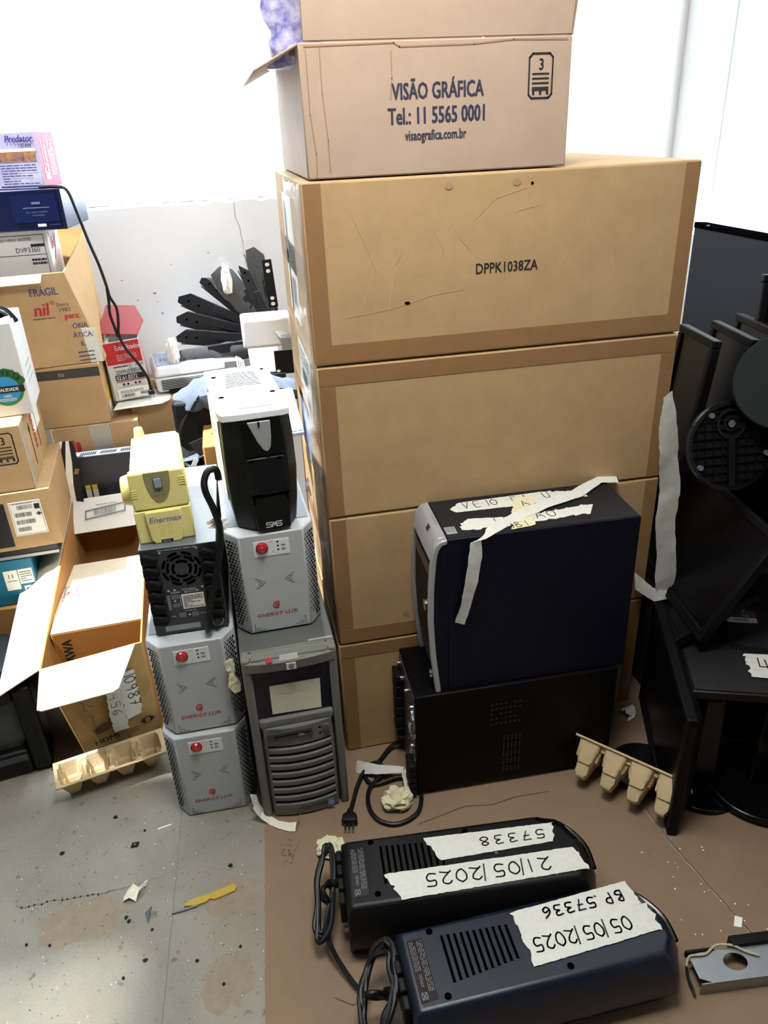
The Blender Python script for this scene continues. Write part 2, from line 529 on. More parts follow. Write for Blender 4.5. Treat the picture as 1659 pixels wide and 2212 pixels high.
# ------------------------------------------------------------------ the room
YW, XR, XL, ZC = 1.35, 1.50, -2.80, 3.40
FLOOR = floor_material()
flo = struct('floor', MB().box(XL - .2, -3.2, -.12, XR + .2, YW + .2, 0), FLOOR)
m = MB(); tf0 = top(0)
rj = random.Random(3)
def wob(a, b, k, e): return [(a[0] + (b[0] - a[0]) * i / k + rj.uniform(-e, e), a[1] + (b[1] - a[1]) * i / k + rj.uniform(-e, e)) for i in range(k + 1)]
m.stroke(wob((-.408, -.09), (-.432, -.66), 40, .0012), tf0, .0016, 0, .0003)
m.stroke(wob((-.74, -.268), (-.56, -.275), 14, .003), tf0, .004, 0, .0003).stroke(wob((-.56, -.275), (-.44, -.262), 12, .003), tf0, .002, 0, .0003)
m.build('crack', mat('floor_crack', '6f6d62', .9), flo)
m = MB()
for cx_, cy_, rx_, ry_ in ((-.60, -.33, .10, .055), (-.30, -.35, .06, .05), (-.31, -.52, .05, .06)):
    pts_ = []
    for i in range(26):
        a_ = 2 * PI * i / 26; q_ = rj.uniform(.75, 1.15)
        pts_.append((cx_ + rx_ * q_ * math.cos(a_), cy_ + ry_ * q_ * math.sin(a_)))
    m.flat(pts_, tf0, .00015)
m.build('stain', mat('floor_stain', '8f826f', .75, var=.2, scale=40, bump=.4, bscale=80), flo)
S1, ZT = 1.208, 3.16                                   # sill and lintel of the back window
def rough_edge(mb, x0, x1, y0, y1, z0, z1, n=60, amp=.004, axis='x', sd=1):
    """a wall whose plaster top edge is chipped"""
    rnd = random.Random(sd)
    a, b = [], []
    for i in range(n + 1):
        t = i / n
        dz = rnd.uniform(-amp, amp) if rnd.random() < .7 else rnd.uniform(-2.2 * amp, 0)
        if axis == 'x':
            a.append((x0 + (x1 - x0) * t, y0, z1 + dz)); b.append((x0 + (x1 - x0) * t, y1, z1))
        else:
            a.append((x0, y0 + (y1 - y0) * t, z1 + dz)); b.append((x1, y0 + (y1 - y0) * t, z1))
    k = n + 1
    vs = a + b + [(p[0], p[1], z0) for p in a] + [(p[0], p[1], z0) for p in b]
    fs = []
    for i in range(n):
        fs += [(i, i + 1, k + i + 1, k + i), (2 * k + i, 2 * k + i + 1, i + 1, i), (3 * k + i + 1, 3 * k + i, k + i, k + i + 1), (3 * k + i, 3 * k + i + 1, 2 * k + i + 1, 2 * k + i)]
    fs += [(0, k, 3 * k, 2 * k), (n, 2 * k + n, 3 * k + n, k + n)]
    mb.add(vs, fs)
wb = MB()
WX0, WX1 = -0.98, 0.50                                  # the back window's jambs
rough_edge(wb, XL - .2, WX1, YW, YW + .2, -.1, S1, n=160, amp=.0035)
wb.box(WX1, YW, -.1, XR + .2, YW + .2, ZC)
wb.box(XL - .2, YW, S1 - .04, WX0, YW + .2, ZC).box(WX0, YW, ZT, WX1, YW + .2, ZC)
rnd = random.Random(4)
bw = struct('wall_back', wb, WALL)
wf = Fr((0, YW, 0), (1, 0, 0), (0, 0, 1))
mk = MB()
cp = [(-.092, 1.205), (-.095, 1.156), (-.084, 1.13), (-.082, 1.10), (-.078, 1.07), (-.082, 1.035), (-.070, 1.0), (-.074, .97), (-.09, .94), (-.098, .90), (-.09, .86)]
mk.stroke(cp, wf, .0016, 0, .0008)
for u, v, a, b in ((-.40, .93, .007, .003), (-.385, .86, .003, .004), (-.50, .98, .003, .002), (-.33, 1.02, .002, .002), (-.20, 1.05, .004, .002), (-.05, 1.02, .003, .003), (-.395, .90, .002, .002), (-.30, .87, .003, .002), (-.46, .91, .002, .003)):
    mk.disc(wf, u, v, a, .0009, 0, 7, b)
tag(mk.build('crack', mat('crack_grey', '8d8f92', .9), bw))
wr = MB()
S2 = 1.02
WY0 = .25
wr.box(XR, -3.2, -.1, XR + .2, YW, S2).box(XR, -3.2, 2.35, XR + .2, YW, ZC).box(XR, 1.25, S2, XR + .2, YW, 2.35).box(XR, -3.2, S2, XR + .2, WY0, 2.35)
struct('wall_right', wr, WALL)
WALL2 = mat('dull_plaster', '8a857c', .8, var=.08, scale=2.0)
wl = MB().box(XL - .2, -3.2, -.1, XL, YW, ZC)
struct('wall_left', wl, WALL2)
struct('wall_front', MB().box(XL - .2, -3.4, -.1, XR + .2, -3.2, ZC), mat('dark_painted_plaster', '4a4640', .85))
# the ceiling with two roof lights
SX0, SX1, SY0, SY1 = -2.08, -.98, -.174, 1.18
TX0, TX1, TY0, TY1 = -2.45, -1.78, -1.40, -.585
cl = MB()
def slab(x0, y0, x1, y1): cl.box(x0, y0, ZC, x1, y1, ZC + .12)
slab(XL - .2, SY1, XR + .2, YW + .2); slab(SX1, SY0, XR + .2, SY1); slab(XL - .2, SY0, SX0, SY1)
slab(XL - .2, TY1, XR + .2, SY0); slab(XL - .2, TY0, TX0, TY1); slab(TX1, TY0, XR + .2, TY1); slab(XL - .2, -3.4, XR + .2, TY0)
struct('ceiling', cl, WALL2)
FRAME = mat('window_frame', 'dfe3e6', .5)
PANE = bpy.data.materials.new('window_pane')
PANE.use_nodes = True
nt = PANE.node_tree
for n_ in list(nt.nodes): nt.nodes.remove(n_)
out = nt.nodes.new('ShaderNodeOutputMaterial'); mx = nt.nodes.new('ShaderNodeMixShader'); tr = nt.nodes.new('ShaderNodeBsdfTransparent'); gl = nt.nodes.new('ShaderNodeBsdfGlossy')
gl.inputs['Roughness'].default_value = .03
mx.inputs[0].default_value = .05
nt.links.new(tr.outputs[0], mx.inputs[1]); nt.links.new(gl.outputs[0], mx.inputs[2]); nt.links.new(mx.outputs[0], out.inputs[0])
PANE_T = PANE.copy(); PANE_T.name = 'sun_dimming_pane'
for n_ in PANE_T.node_tree.nodes:
    if n_.type == 'BSDF_TRANSPARENT': n_.inputs['Color'].default_value = (.5, .5, .49, 1)  # tint added to weaken the sun patch on the floor
def window(name, fr, L, H, nm):
    m = MB()
    m.rect(fr, 0, 0, L, .02, 0, .03).rect(fr, 0, H - .04, L, H, 0, .03).rect(fr, 0, .02, .03, H - .04, 0, .03).rect(fr, L - .03, .02, L, H - .04, 0, .03)
    f = m.build(name, FRAME); f['kind'] = 'structure'
    p = MB().rect(fr, .03, .02, L - .03, H - .04, .012, .016).build('pane', PANE_T if name == 'window_4' else PANE, f)
    return f
window('window_1', Fr((WX0, YW + .15, S1), (1, 0, 0), (0, 0, 1)), WX1 - WX0, ZT - S1, 3)
window('window_3', Fr((SX0, SY0, ZC + .14), (1, 0, 0), (0, 1, 0)), SX1 - SX0, SY1 - SY0, 4)
window('window_4', Fr((TX0, TY0, ZC + .14), (1, 0, 0), (0, 1, 0)), TX1 - TX0, TY1 - TY0, 4)
window('added_window_2', Fr((XR + .15, 1.25, S2), (0, -1, 0), (0, 0, 1)), 1.25 - WY0, 2.35 - S2, 4)  # opening added so the overexposed right wall shows white

lp = thing('ceiling_lamp', 'white square ceiling lamp hanging above the room, out of the picture', 'lamp', tuple(LAMP_AT))
MB().box(-.26, -.26, .004, .26, .26, .05).build('housing', FRAME, lp, bevel=.004)
em = bpy.data.materials.new('lamp_diffuser'); em.use_nodes = True
em.node_tree.nodes['Principled BSDF'].inputs['Emission Color'].default_value = (1, .98, .95, 1)
em.node_tree.nodes['Principled BSDF'].inputs['Emission Strength'].default_value = 12
MB().box(-.25, -.25, 0, .25, .25, .0035).build('diffuser', em, lp)
MB().tube([(0, 0, .05), (0, 0, ZC - LAMP_AT.z)], .006, 8, sub=1).build('cord', WHITE, lp)
ld = bpy.data.lights.new('lamp_light', 'AREA'); ld.shape = 'SQUARE'; ld.size = .5; ld.energy = LAMP_W; ld.color = (1, .98, .95)
lo_ = bpy.data.objects.new('lamp_light', ld); COL.objects.link(lo_); lo_.parent = lp; lo_.location = (0, 0, -.006)

# ------------------------------------------------------------------ flattened cardboard on the floor
ZS = .003
def sheet(label, pts, sd):
    rnd = random.Random(sd); o = []
    for i, p in enumerate(pts):
        a, b = V(p), V(pts[(i + 1) % len(pts)])
        q = max(2, int((b - a).length / .012))
        for j in range(q):
            c = a.lerp(b, j / q); o.append((c.x + rnd.uniform(-.0012, .0012), c.y + rnd.uniform(-.0012, .0012)))
    r = MB().prism(o, top(0), 0.0003, ZS).build('cardboard_sheet', SHEET)
    return tag(r, label, 'cardboard sheet', 'flattened cartons on the floor')
sh = sheet('large flattened brown carton covering the floor under the lying black power units', [(-.222, -.10), (-.2205, -.169), (-.250, -.66), (-.27, -1.2), (.78, -1.2), (.675, -.655), (.637, -.446), (.60, -.05), (.60, .5), (-.2, .5)], 3)
m = MB()
tf = top(ZS)
m.stroke([(.12, -.262), (.20, -.246), (.235, -.238), (.30, -.249), (.36, -.240), (.44, -.243)], tf, .0022)
m.stroke([(-.15, -.25), (-.155, -.262), (-.165, -.272)], tf, .0012)
for i in range(26):
    m.disc(tf, random.uniform(-.19, -.16), random.uniform(-.30, -.235), random.uniform(.0012, .003), .0009, 0, 5)
m.stroke([(-.06, -.43), (-.055, -.47)], tf, .0018); m.stroke([(-.12, -.60), (-.09, -.62), (-.02, -.61)], tf, .0014)
m.build('crease', mat('crease_brown', '5f4a35', .9), sh)
sheet('second flattened brown carton at the right, beyond the diagonal seam', [(.642, -.446), (.680, -.655), (.785, -1.2), (1.45, -1.2), (1.45, .9), (.80, .9), (.79, .02), (.61, -.03)], 5)

# ------------------------------------------------------------------ the tall stack of big cartons
BW, BH, BD = .77, .3332, .60
def big_carton(k, label, bands, dx=0.0, dz=0.0, dw=0.0):
    t = thing('cardboard_box', label, 'cardboard box', (dx, 0, ZS * 0 + k * BH + (ZS if k == 0 else 0)), 0, 'big brown cartons in the tall stack')
    h = BH - .0025 - (ZS if k == 0 else 0)
    MB().box(0, 0, 0, BW + dw, BD, h).build('carton_body', CARD, t, bevel=.005)
    tp = MB()
    f = front(0)
    w = BW + dw
    u0, u1 = .004, .036
    tp.rect(f, u0, .004, u1, h - .004).rect(f, w - .034, .004, w - .004, h - .004)
    if 'b' in bands: tp.rect(f, .004, .004, w - .004, .040, 0, .0009)
    if 't' in bands: tp.rect(f, .004, h - .038, w - .004, h - .004, 0, .0009)
    tp.rect(left(0, BD), BD - .05, .004, BD - .004, h - .004)
    tp.rect(left(0, BD), .01, h * .5 - .03, BD - .05, h * .5 + .03, 0, .0006)
    tp.build('tape_band', CARD_DK, t)
    return t, h
D, h = big_carton(0, 'bottom carton of the tall stack, standing on the flattened cardboard', 't')
C_, h = big_carton(1, 'third big carton from the top, half hidden by the silver fronted computer tower', 'b', .002)
MB().text('IIIII', front(0), .155, .052, .022, 0, .0009, .5).build('printed_marks', mat('faint_print', '7d5a38', .8), C_)
B_, h = big_carton(2, 'second big carton from the top, blank front with a tape band along its upper edge', 't', .001)
A_, h = big_carton(3, 'top big carton with a printed black code, under the telephone number carton', 'b', 0, 0, .004)
MB().text('DPPK1038ZA', front(0), .322, .152, .0275, 0, .001, .80, bold=.012).build('printed_code', INK, A_)
sc = MB()
for p in ([(.09, .27), (.115, .21), (.13, .17)], [(.13, .18), (.10, .11)], [(.15, .10), (.165, .18), (.18, .20)], [(.52, .20), (.505, .165)], [(.32, .25), (.36, .285), (.42, .30)], [(.07, .09), (.16, .10), (.24, .12), (.30, .125)], [(.245, .23), (.26, .20), (.255, .19)], [(.31, .20), (.29, .22), (.28, .24)], [(.40, .26), (.45, .27)], [(.60, .17), (.61, .14)]):
    sc.stroke(p, front(0), .0009, 0, .0008)
sc.build('scratch', mat('scuffed_kraft', 'c8ab80', .8), A_)
dk = MB().disc(front(0), .187, .108, .006, .0009, 0, 7, .003).disc(front(0), .43, .307, .003, .0009, 0, 6)
for u in (.27, .40): dk.disc(front(0), u, .310, .008, .0009, 1, 9, .006)
dk.build('dent', [HOLE, mat('smudge_grey', 'a08660', .8)], A_)
# labels on the stack's left side
lf = left(0, BD)
def side_u(y): return BD - y
m = MB(); m.rect(lf, side_u(.43), .03, side_u(.22), .29)
lb = m.build('shipping_label', PAPER, A_)
m = MB(); m.frect(lf, side_u(.40), .17, side_u(.36), .275, .001); m.frect(lf, side_u(.40), .03, side_u(.36), .15, .001)
m.barcode(lf, side_u(.34), .06, side_u(.26), .12, 0, .001, 8)
m.build('label_print', INK, lb)
m = MB(); m.rect(lf, side_u(.36), .20, side_u(.12), .31)
lb2 = m.build('shipping_label', PAPER, B_)
MB().frect(lf, side_u(.30), .225, side_u(.20), .255, .001).lines(lf, side_u(.34), .262, side_u(.15), .30, 4, .004).build('label_print', INK, lb2)
m = MB(); m.rect(lf, side_u(.46), .02, side_u(.24), .16)
lb3 = m.build('blue_label', mat('blue_paper', '7d97ba', .5), B_); lb3['label'] = 'pale blue label on the carton side'
MB().lines(lf, side_u(.44), .03, side_u(.26), .15, 9, .006, seedv=9).build('label_print', INK_GREY, lb3)
def film(nm, parent, pts, sd):
    rnd = random.Random(sd); NX, NY = 9, 16
    (x0, y0, z0), (x1, y1, z1) = pts
    vs = [(x0 + (x1 - x0) * i / (NX - 1) + rnd.uniform(-.006, .001), y0 + (y1 - y0) * i / (NX - 1) + rnd.uniform(-.004, .004), z0 + (z1 - z0) * j / (NY - 1) + rnd.uniform(-.004, .004)) for j in range(NY) for i in range(NX)]
    fs = [(j * NX + i, j * NX + i + 1, (j + 1) * NX + i + 1, (j + 1) * NX + i) for j in range(NY - 1) for i in range(NX - 1)]
    return MB().add(vs, fs).build(nm, FILM, parent, smooth=True, fix=False)
film('stretch_film', C_, ((-.004, .003, .02), (-.008, .30, .328)), 4)
film('stretch_film', B_, ((-.004, .003, .0), (-.008, .25, .325)), 5)
film('stretch_film', A_, ((-.003, .003, .0), (-.006, .30, .325)), 6)

# the carton with the telephone number
VB = thing('printed_carton', 'open greyish brown carton printed with a telephone number, on top of the tall stack', 'cardboard box', (.016, .002, 4 * BH))
vw, vd, vh = .478, .50, .206
m = MB()
t_ = .005
m.box(0, 0, 0, vw, t_, vh).box(0, vd - t_, 0, vw, vd, vh).box(0, t_, 0, t_, vd - t_, vh).box(vw - t_, t_, 0, vw, vd - t_, vh).box(t_, t_, 0, vw - t_, vd - t_, t_)
m.build('carton_body', CARD_PINK, VB, bevel=.003)
def flap(parent, pts, th, m=CARD_PINK, name='flap'):
    """pts: hinge a, hinge b, free b, free a ; thickness along the face normal"""
    a, b, c, d = [V(p) for p in pts]
    n = (b - a).cross(d - a).normalized() * th
    mb = MB().hexa([a, b, c, d, a + n, b + n, c + n, d + n])
    return mb.build(name, m, parent, bevel=.0015)
flap(VB, [(.008, .0, vh + .001), (vw - .002, .0, vh + .001), (vw + .012, -.012, vh + .25), (.012, -.012, vh + .25)], -.005)
flap(VB, [(vw + .001, 0, vh), (vw + .001, vd, vh), (vw + .03, vd, vh + .2), (vw + .03, .02, vh + .2)], -.004)
flap(VB, [(-.001, vd, vh), (-.001, .006, vh), (-.075, .02, vh - .035), (-.075, vd - .02, vh - .035)], .004)
flap(VB, [(.0, vd, vh + .001), (vw, vd, vh + .001), (vw, vd + .03, vh + .2), (0, vd + .03, vh + .2)], .004)
f = front(0)
m = MB()
m.text('VISÃO GRÁFICA', f, .236, .119, .0355, 0, .001, .64, 'c', .006, bold=.034)
m.text('Tel.: 11 5565 0001', f, .233, .081, .0365, 0, .001, .645, 'c', .004, bold=.034)
m.text('visaografica.com.br', f, .231, .055, .0225, 0, .001, .64, 'c', 0, bold=.03)
m.build('printed_text', INK_BLUE, VB)
def stack_symbol(mb, f, u, v, w, h, n=.001, th=.0028):
    r = .006
    o = [(u + r, v), (u + w - r, v), (u + w, v + r), (u + w, v + h - r), (u + w - r, v + h), (u + r, v + h), (u, v + h - r), (u, v + r), (u + r, v)]
    mb.stroke(o, f, th, 0, n)
    mb.text('3', f, u + w * .5, v + h * .64, h * .36, 0, n, .85, 'c', bold=.02)
    for i in range(4): mb.stroke([(u + w * .16, v + h * (.55 - .105 * i)), (u + w * .84, v + h * (.55 - .105 * i))], f, th * .8, 0, n)
    mb.frect(f, u + w * .14, v + h * .17, u + w * .86, v + h * .20, n)
    for q in (.16, .46, .76): mb.frect(f, u + w * q, v + h * .08, u + w * (q + .1), v + h * .17, n)
m = MB(); stack_symbol(m, f, .400, .112, .043, .068); m.build('stacking_symbol', INK, VB)
m = MB()
for a in ([(.012, .195), (.012, .10), (.018, .04), (.016, .005)], [(.035, .198), (.035, .13), (.04, .06), (.04, .01)]): m.stroke(a, f, .0018, 0, .0008)
m.stroke([(.01, vh - .006), (.16, vh - .004), (.17, vh - .010), (.30, vh - .009), (.37, vh - .004), (vw - .01, vh - .006)], f, .0022, 0, .0008)
m.stroke([(.155, .19), (.155, .15), (.152, .12)], f, .002, 0, .0008)
m.build('crease', mat('crease_pink_brown', '98795d', .8), VB)
# patterned bag sticking out of it
bag = MB()
rnd = random.Random(12); N1, N2 = 10, 12
vs = []
for j in range(N2):
    for i in range(N1):
        a = 2 * PI * i / N1
        rr = .055 * (1 - .4 * (j / (N2 - 1)) ** 2) * rnd.uniform(.8, 1.15)
        vs.append((.010 + rr * math.cos(a) - .03 * j / (N2 - 1), .12 + rr * 1.2 * math.sin(a), vh - .03 + .20 * j / (N2 - 1) + rnd.uniform(-.004, .004)))
fs = [(j * N1 + i, j * N1 + (i + 1) % N1, (j + 1) * N1 + (i + 1) % N1, (j + 1) * N1 + i) for j in range(N2 - 1) for i in range(N1)]
bag.add(vs, fs + [tuple(range(N1)), tuple((N2 - 1) * N1 + i for i in range(N1 - 1, -1, -1))])
bo = bag.build('plastic_bag', mat('violet_bag', '5a58b0', .35, var=.6, scale=45, col2='d9d8f0', bump=.4, bscale=40), None, smooth=True)
bo.location = VB.location + V((0, 0, 0))
tag(bo, 'violet and white patterned plastic bag poking out of the open top carton', 'bag')

# masking tape hanging at the stack's right edge
o = MB().ribbon([(.752, -.022, .872), (.762, -.022, .80), (.772, -.024, .73), (.788, -.024, .64), (.785, -.026, .56), (.800, -.026, .48), (.808, -.026, .40), (.812, -.026, .347)],
                [(1, 0, .75), (1, .1, .1), (1, .2, 0), (1, -.1, 0), (1, .15, 0), (1, 0, .05), (1, .1, .1), (1, .1, .1)], [.022, .046, .052, .050, .056, .050, .058, .044], .0006, 0, 6, .0016, 4)
o.ribbon([(.825, -.028, .35), (.78, -.03, .36), (.75, -.026, .385), (.728, -.024, .405)], [(0, .3, 1)] * 4, [.02, .034, .040, .042], .0006, 0, 5, .001, 5)
tag(o.build('masking_tape_strip', MASK, None, smooth=True), 'long crumpled white masking tape strip hanging at the right edge of the tall stack', 'tape')

# ------------------------------------------------------------------ black power unit on the floor and the silver fronted tower on it
def frame_to(parent, nm, mb, m, **k): return mb.build(nm, m, parent, **k)
LU = thing('power_supply_tower', 'wide black power supply tower on the floor under the silver fronted computer', 'power supply', (.138, -.185, ZS), -.028)
w, d, h = .47, .184, .2965
MB().box(0, 0, .014, w, d, h).build('case', mat('black_steel', '030304', .5, spec=.15, bump=.1, bscale=800), LU, bevel=.003)
for x in (.035, .42):
    for y in (.025, .155): MB().cyl(top(0, x, y), 0, 0, .016, 0, .016).build('foot', RUBBER, LU)
m = MB(); f = front(0)
for j in range(5):
    for i in range(7):
        if random.random() < .85: m.frect(f, .172 + i * .011, .186 + j * .014, .178 + i * .011, .191 + j * .014, .0006)
for j in range(5):
    for i in range(5): m.frect(f, .205 + i * .0095, .036 + j * .024, .2075 + i * .0095, .053 + j * .024, .0006)
m.build('vent_slots', mat('vent_dark', '2b2b30', .35), LU)
lfr = left(0, d)
m = MB().rect(lfr, .008, .02, d - .006, h - .006, 0, .002); m.build('rear_panel', mat('panel_grey', '4a4c4e', .4, metal=.5), LU)
for c, v, r in ((.148, .20, .042), (.150, .115, .030)):
    m = MB()
    for q in (1.0, .72, .45): m.ring(lfr, c, v, r * q - .003, r * q, .002, .006, seg=24)
    for a in range(4): m.stroke([(c, v), (c + r * math.cos(a * PI / 2 + .7), v + r * math.sin(a * PI / 2 + .7))], lfr, .003, 0, .004)
    m.build('fan_guard', CHROME, LU)
for c, v in ((.03, .275), (.06, .255), (.172, .262), (.172, .15), (.115, .262), (.04, .06)): MB().cyl(lfr, c, v, .005, .002, .010, 0, 8).build('screw', CHROME, LU)
for u0, v0, k in ((.004, .065, 6), (.145, .012, 5)):
    for i in range(k):
        MB().rect(lfr, u0, v0 + i * .032 if u0 < .1 else v0 + i * .019, u0 + .045, v0 + (i * .032 if u0 < .1 else i * .019) + (.026 if u0 < .1 else .015), .002, .020).build('socket_block', BLACK_M, LU, bevel=.003)

TW = thing('computer_tower', 'dark blue computer tower with silver front and masking tape notes on top', 'computer', (.183, -.177, .2995), -.029)
w, d, h = .441, .175, .379
MB().box(.032, 0, 0, w, d, h).build('case', [NAVY], TW, bevel=.003)
MB().rect(top(h), .034, .003, w - .003, d - .003, 0, .0008).build('top_panel', CHAR, TW)
def bez(inset, z0=0.0, z1=h):
    a = [(.0315, z0), (.010 + inset, z0), (.004 + inset, .02), (-.006 + inset, .10), (-.010 + inset, .19), (-.008 + inset, .27), (-.003 + inset, .33), (.004 + inset, .358), (.014 + inset, .372), (.0315, h)]
    return [p for p in a if z0 - 1e-6 <= p[1] <= z1 + 1e-6]
class XZ(Fr): pass
def side_prism(mb, pts, y0, y1, m=0):
    return mb.prism([(p[0], p[1]) for p in pts], Fr((0, 0, 0), (1, 0, 0), (0, 0, 1)), -y1, -y0, m)
prof = [(.004, 0), (.002, .02), (-.006, .10), (-.010, .19), (-.008, .27), (-.003, .33), (.001, .352), (.007, .367), (.016, .3760), (.0315, h + .0006)]
inn = [(.0315, h - .009), (.021, h - .012), (.015, .358), (.011, .345), (.009, .33), (.004, .27), (.002, .19), (.006, .10), (.014, .02), (.016, 0)]
for y0, y1 in ((-.002, .011), (d - .010, d + .001)):
    side_prism(MB(), prof + inn, y0, y1).build('bezel_rim', SILVER, TW, bevel=.002)
side_prism(MB(), [(.0159, 0), (.0139, .02), (.0059, .10), (.0019, .19), (.0039, .27), (.0089, .33), (.0149, .358), (.0209, h - .0121), (.0318, h - .0091), (.0318, 0)], 0, .0105).build('bezel_side', NAVY, TW)
side_prism(MB(), bez(.008), .0111, d - .0101).build('front_panel', BLACK_M, TW)
cap = [(.0318, .330), (-.0035, .330), (.004, .360), (.013, .374), (.020, .3792), (.0318, h + .0006)]
side_prism(MB(), cap, .0112, d - .0102).build('bezel_cap', SILVER, TW, bevel=.002)
xf = Fr((-.001, d, 0), (0, -1, 0), (0, 0, 1))
m = MB()
for i in range(9): m.frect(xf, .03, .05 + i * .014, .16, .053 + i * .014, -.004)
m.build('front_grille', INK_GREY, TW)
MB().cyl(xf, .125, .20, .013, -.006, .006, 0, 18).build('power_button', CHROME, TW)
MB().cyl(xf, .15, .035, .011, -.006, .004, 0, 18).build('round_badge', CHROME, TW)
MB().rect(xf, .03, .285, .165, .315, -.006, .001).build('drive_door', mat('drive_dark', '1f2126', .3), TW)
tfh = top(h + .0006)
m = MB().text('ACESSO-REMOTO', Fr((.023, .110, h + .0014), (0, -1, 0), (1, 0, 0)), 0, 0, .0075, 0, .0006, .8); m.build('printed_text', INK_GREY, TW)
m = MB().rect(Fr((.007, .085, .3655), (0, -1, 0), (.55, 0, .83)), 0, 0, .018, .012, 0, .0015); bd = m.build('badge', CHROME, TW)
MB().frect(Fr((.007, .085, .3655), (0, -1, 0), (.55, 0, .83)), .004, .002, .013, .010, .002).build('badge_mark', INK, bd)
m = MB().rect(tfh, .036, .020, .058, .050, 0, .0006); st = m.build('sticker', SILVER, TW)
MB().frect(tfh, .038, .030, .046, .048, .001).frect(tfh, .048, .030, .056, .048, .001).build('sticker_print', INK_GREY, st)
n1 = strip_decal('note_tape', TW, tfh, [(.078, .108), (.30, .104), (.372, .112), (.366, .142), (.284, .158), (.090, .150), (.068, .125)], MASK, .0016, .0007, .004, 3)
MB().hand('VEIO DA U', tfh, .098, .120, .026, .017, .024, 0, .0021, .0018, .03).build('handwriting', INK, n1)
n2 = strip_decal('note_tape', TW, tfh, [(.070, .030), (.090, .024), (.345, .034), (.368, .076), (.200, .058), (.092, .074), (.068, .045)], MASK, .0017, .0007, .004, 4)
MB().hand('NICAO', tfh, .165, .034, .026, .02, .026, 0, .0022, .0018, .08).hand('I', tfh, .140, .05, .012, .01, .02, 0, .0022, .0016).build('handwriting', INK, n2)
n3 = strip_decal('note_tape', TW, tfh, [(.165, .006), (.215, .012), (.262, .14), (.215, .145)], MASK_Y, .0024, .0007, .004, 6)
MB().hand('A.', tfh, .222, .098, .022, .018, .02, 0, .0029, .0018, .2).hand('OBI', tfh, .160, .010, .02, .016, .018, 0, .0029, .0016, .1).build('handwriting', INK, n3)
hs = MB().ribbon([(.468, .172, h + .003), (.43, .178, h + .006), (.35, .122, h + .006), (.26, .085, h + .007), (.19, .052, h + .005), (.125, .008, h + .006), (.088, -.008, h - .006), (.086, -.011, .335), (.078, -.013, .28), (.068, -.012, .23), (.055, -.010, .182)],
                 [(.25, .9, 0), (.3, 1, 0), (-.4, 1, .1), (-.35, 1, .15), (-.4, 1, .3), (-.5, 1, .5), (1, .1, .1), (1, .2, 0), (1, .1, 0), (1, .15, 0), (1, 0, -.4)], [.034, .036, .030, .026, .024, .020, .024, .030, .028, .024, .022], .0006, 0, 5, .0008, 9)
o = hs.build('masking_tape_strip', MASK, None, smooth=True)
o.matrix_world = Matrix.Translation(TW.location) @ Matrix.Rotation(-.029, 4, 'Z')
tag(o, 'twisted masking tape strip draped over the silver fronted computer tower', 'tape')

# ------------------------------------------------------------------ grey green server tower
HP = thing('server_tower', 'grey green server tower with slotted front and a blank paper note', 'computer', (-.219, -.164, ZS), .02)
w, d, h = .198, .46, .449
MB().box(.004, .035, 0, w - .004, d, h - .004).build('case', TAUPE_D, HP, bevel=.003)
MB().box(.0, .030, h - .0045, w, d, h).build('top_cover', mat('grey_cover', '565853', .4, var=.1, scale=20), HP, bevel=.003)
MB().rect(top(h), .10, .24, .12, .25, 0, .0006).rect(top(h), .144, .034, .196, .040, 0, .0007).build('tape_remnant', CLEAR, HP)
# front bezel: frame around the drive bay and the lower slotted panel
m = MB(); f = front(0)
m.box(0, 0, 0, .019, .034, h).box(w - .018, 0, 0, w, .034, h).box(.019, 0, .413, w - .018, .034, h).box(.019, 0, .262, w - .018, .034, .284).box(.019, .012, .0, w - .018, .034, .262)
m.build('front_bezel', TAUPE, HP, bevel=.005, seg=3)
pr = []                                                # the lower panel bows out
NB = 14
pan = MB()
def bow(t): return -.012 * (1 - (2 * t - 1) ** 2)
vs = []
for i in range(NB + 1):
    t = i / NB; x = .025 + (.174 - .025) * t
    vs += [(x, bow(t), .006), (x, bow(t), .264), (x, .016, .264), (x, .016, .006)]
fs = []
for i in range(NB):
    for j in range(4): fs.append((4 * i + j, 4 * i + (j + 1) % 4, 4 * i + 4 + (j + 1) % 4, 4 * i + 4 + j))
fs += [(3, 2, 1, 0), (4 * NB, 4 * NB + 1, 4 * NB + 2, 4 * NB + 3)]
pan.add(vs, fs).build('slotted_panel', TAUPE, HP, smooth=True)
brow = MB(); vs = []
for i in range(NB + 1):
    t = i / NB; x = .002 + (w - .004) * t
    vs += [(x, bow(t) * .8, .418), (x, bow(t) * 1.0, .440), (x, .02, h + .001), (x, .03, .418)]
brow.add(vs, fs).build('brow', TAUPE, HP, smooth=True)
for i in range(8):
    z = .030 + i * .0238
    m = MB(); vs = []
    for k in range(NB + 1):
        t = k / NB; x = .030 + (.169 - .030) * t
        y = bow((x - .025) / .149)
        vs += [(x, y - .0035, z), (x, y - .0045, z + .011), (x, y + .001, z + .0155), (x, y + .001, z - .001)]
    m.add(vs, fs).build('louver', TAUPE, HP, smooth=True)
    m = MB(); vs = []
    for k in range(NB + 1):
        t = k / NB; x = .030 + (.169 - .030) * t
        y = bow((x - .025) / .149)
        vs += [(x, y - .0008, z + .0150), (x, y - .0008, z + .0190)]
    m.add(vs, [(2 * k, 2 * k + 2, 2 * k + 3, 2 * k + 1) for k in range(NB)]).build('louver_gap', HOLE, HP)
MB().box(.0195, .010, .2845, w - .0185, .034, .4125).build('drive_bay', mat('bay_navy', '0e1226', .3), HP)
m = MB()
for z in (.318, .354, .388): m.frect(Fr((0, .010, 0), (1, 0, 0), (0, 0, 1)), .021, z, w - .02, z + .0014, .0006)
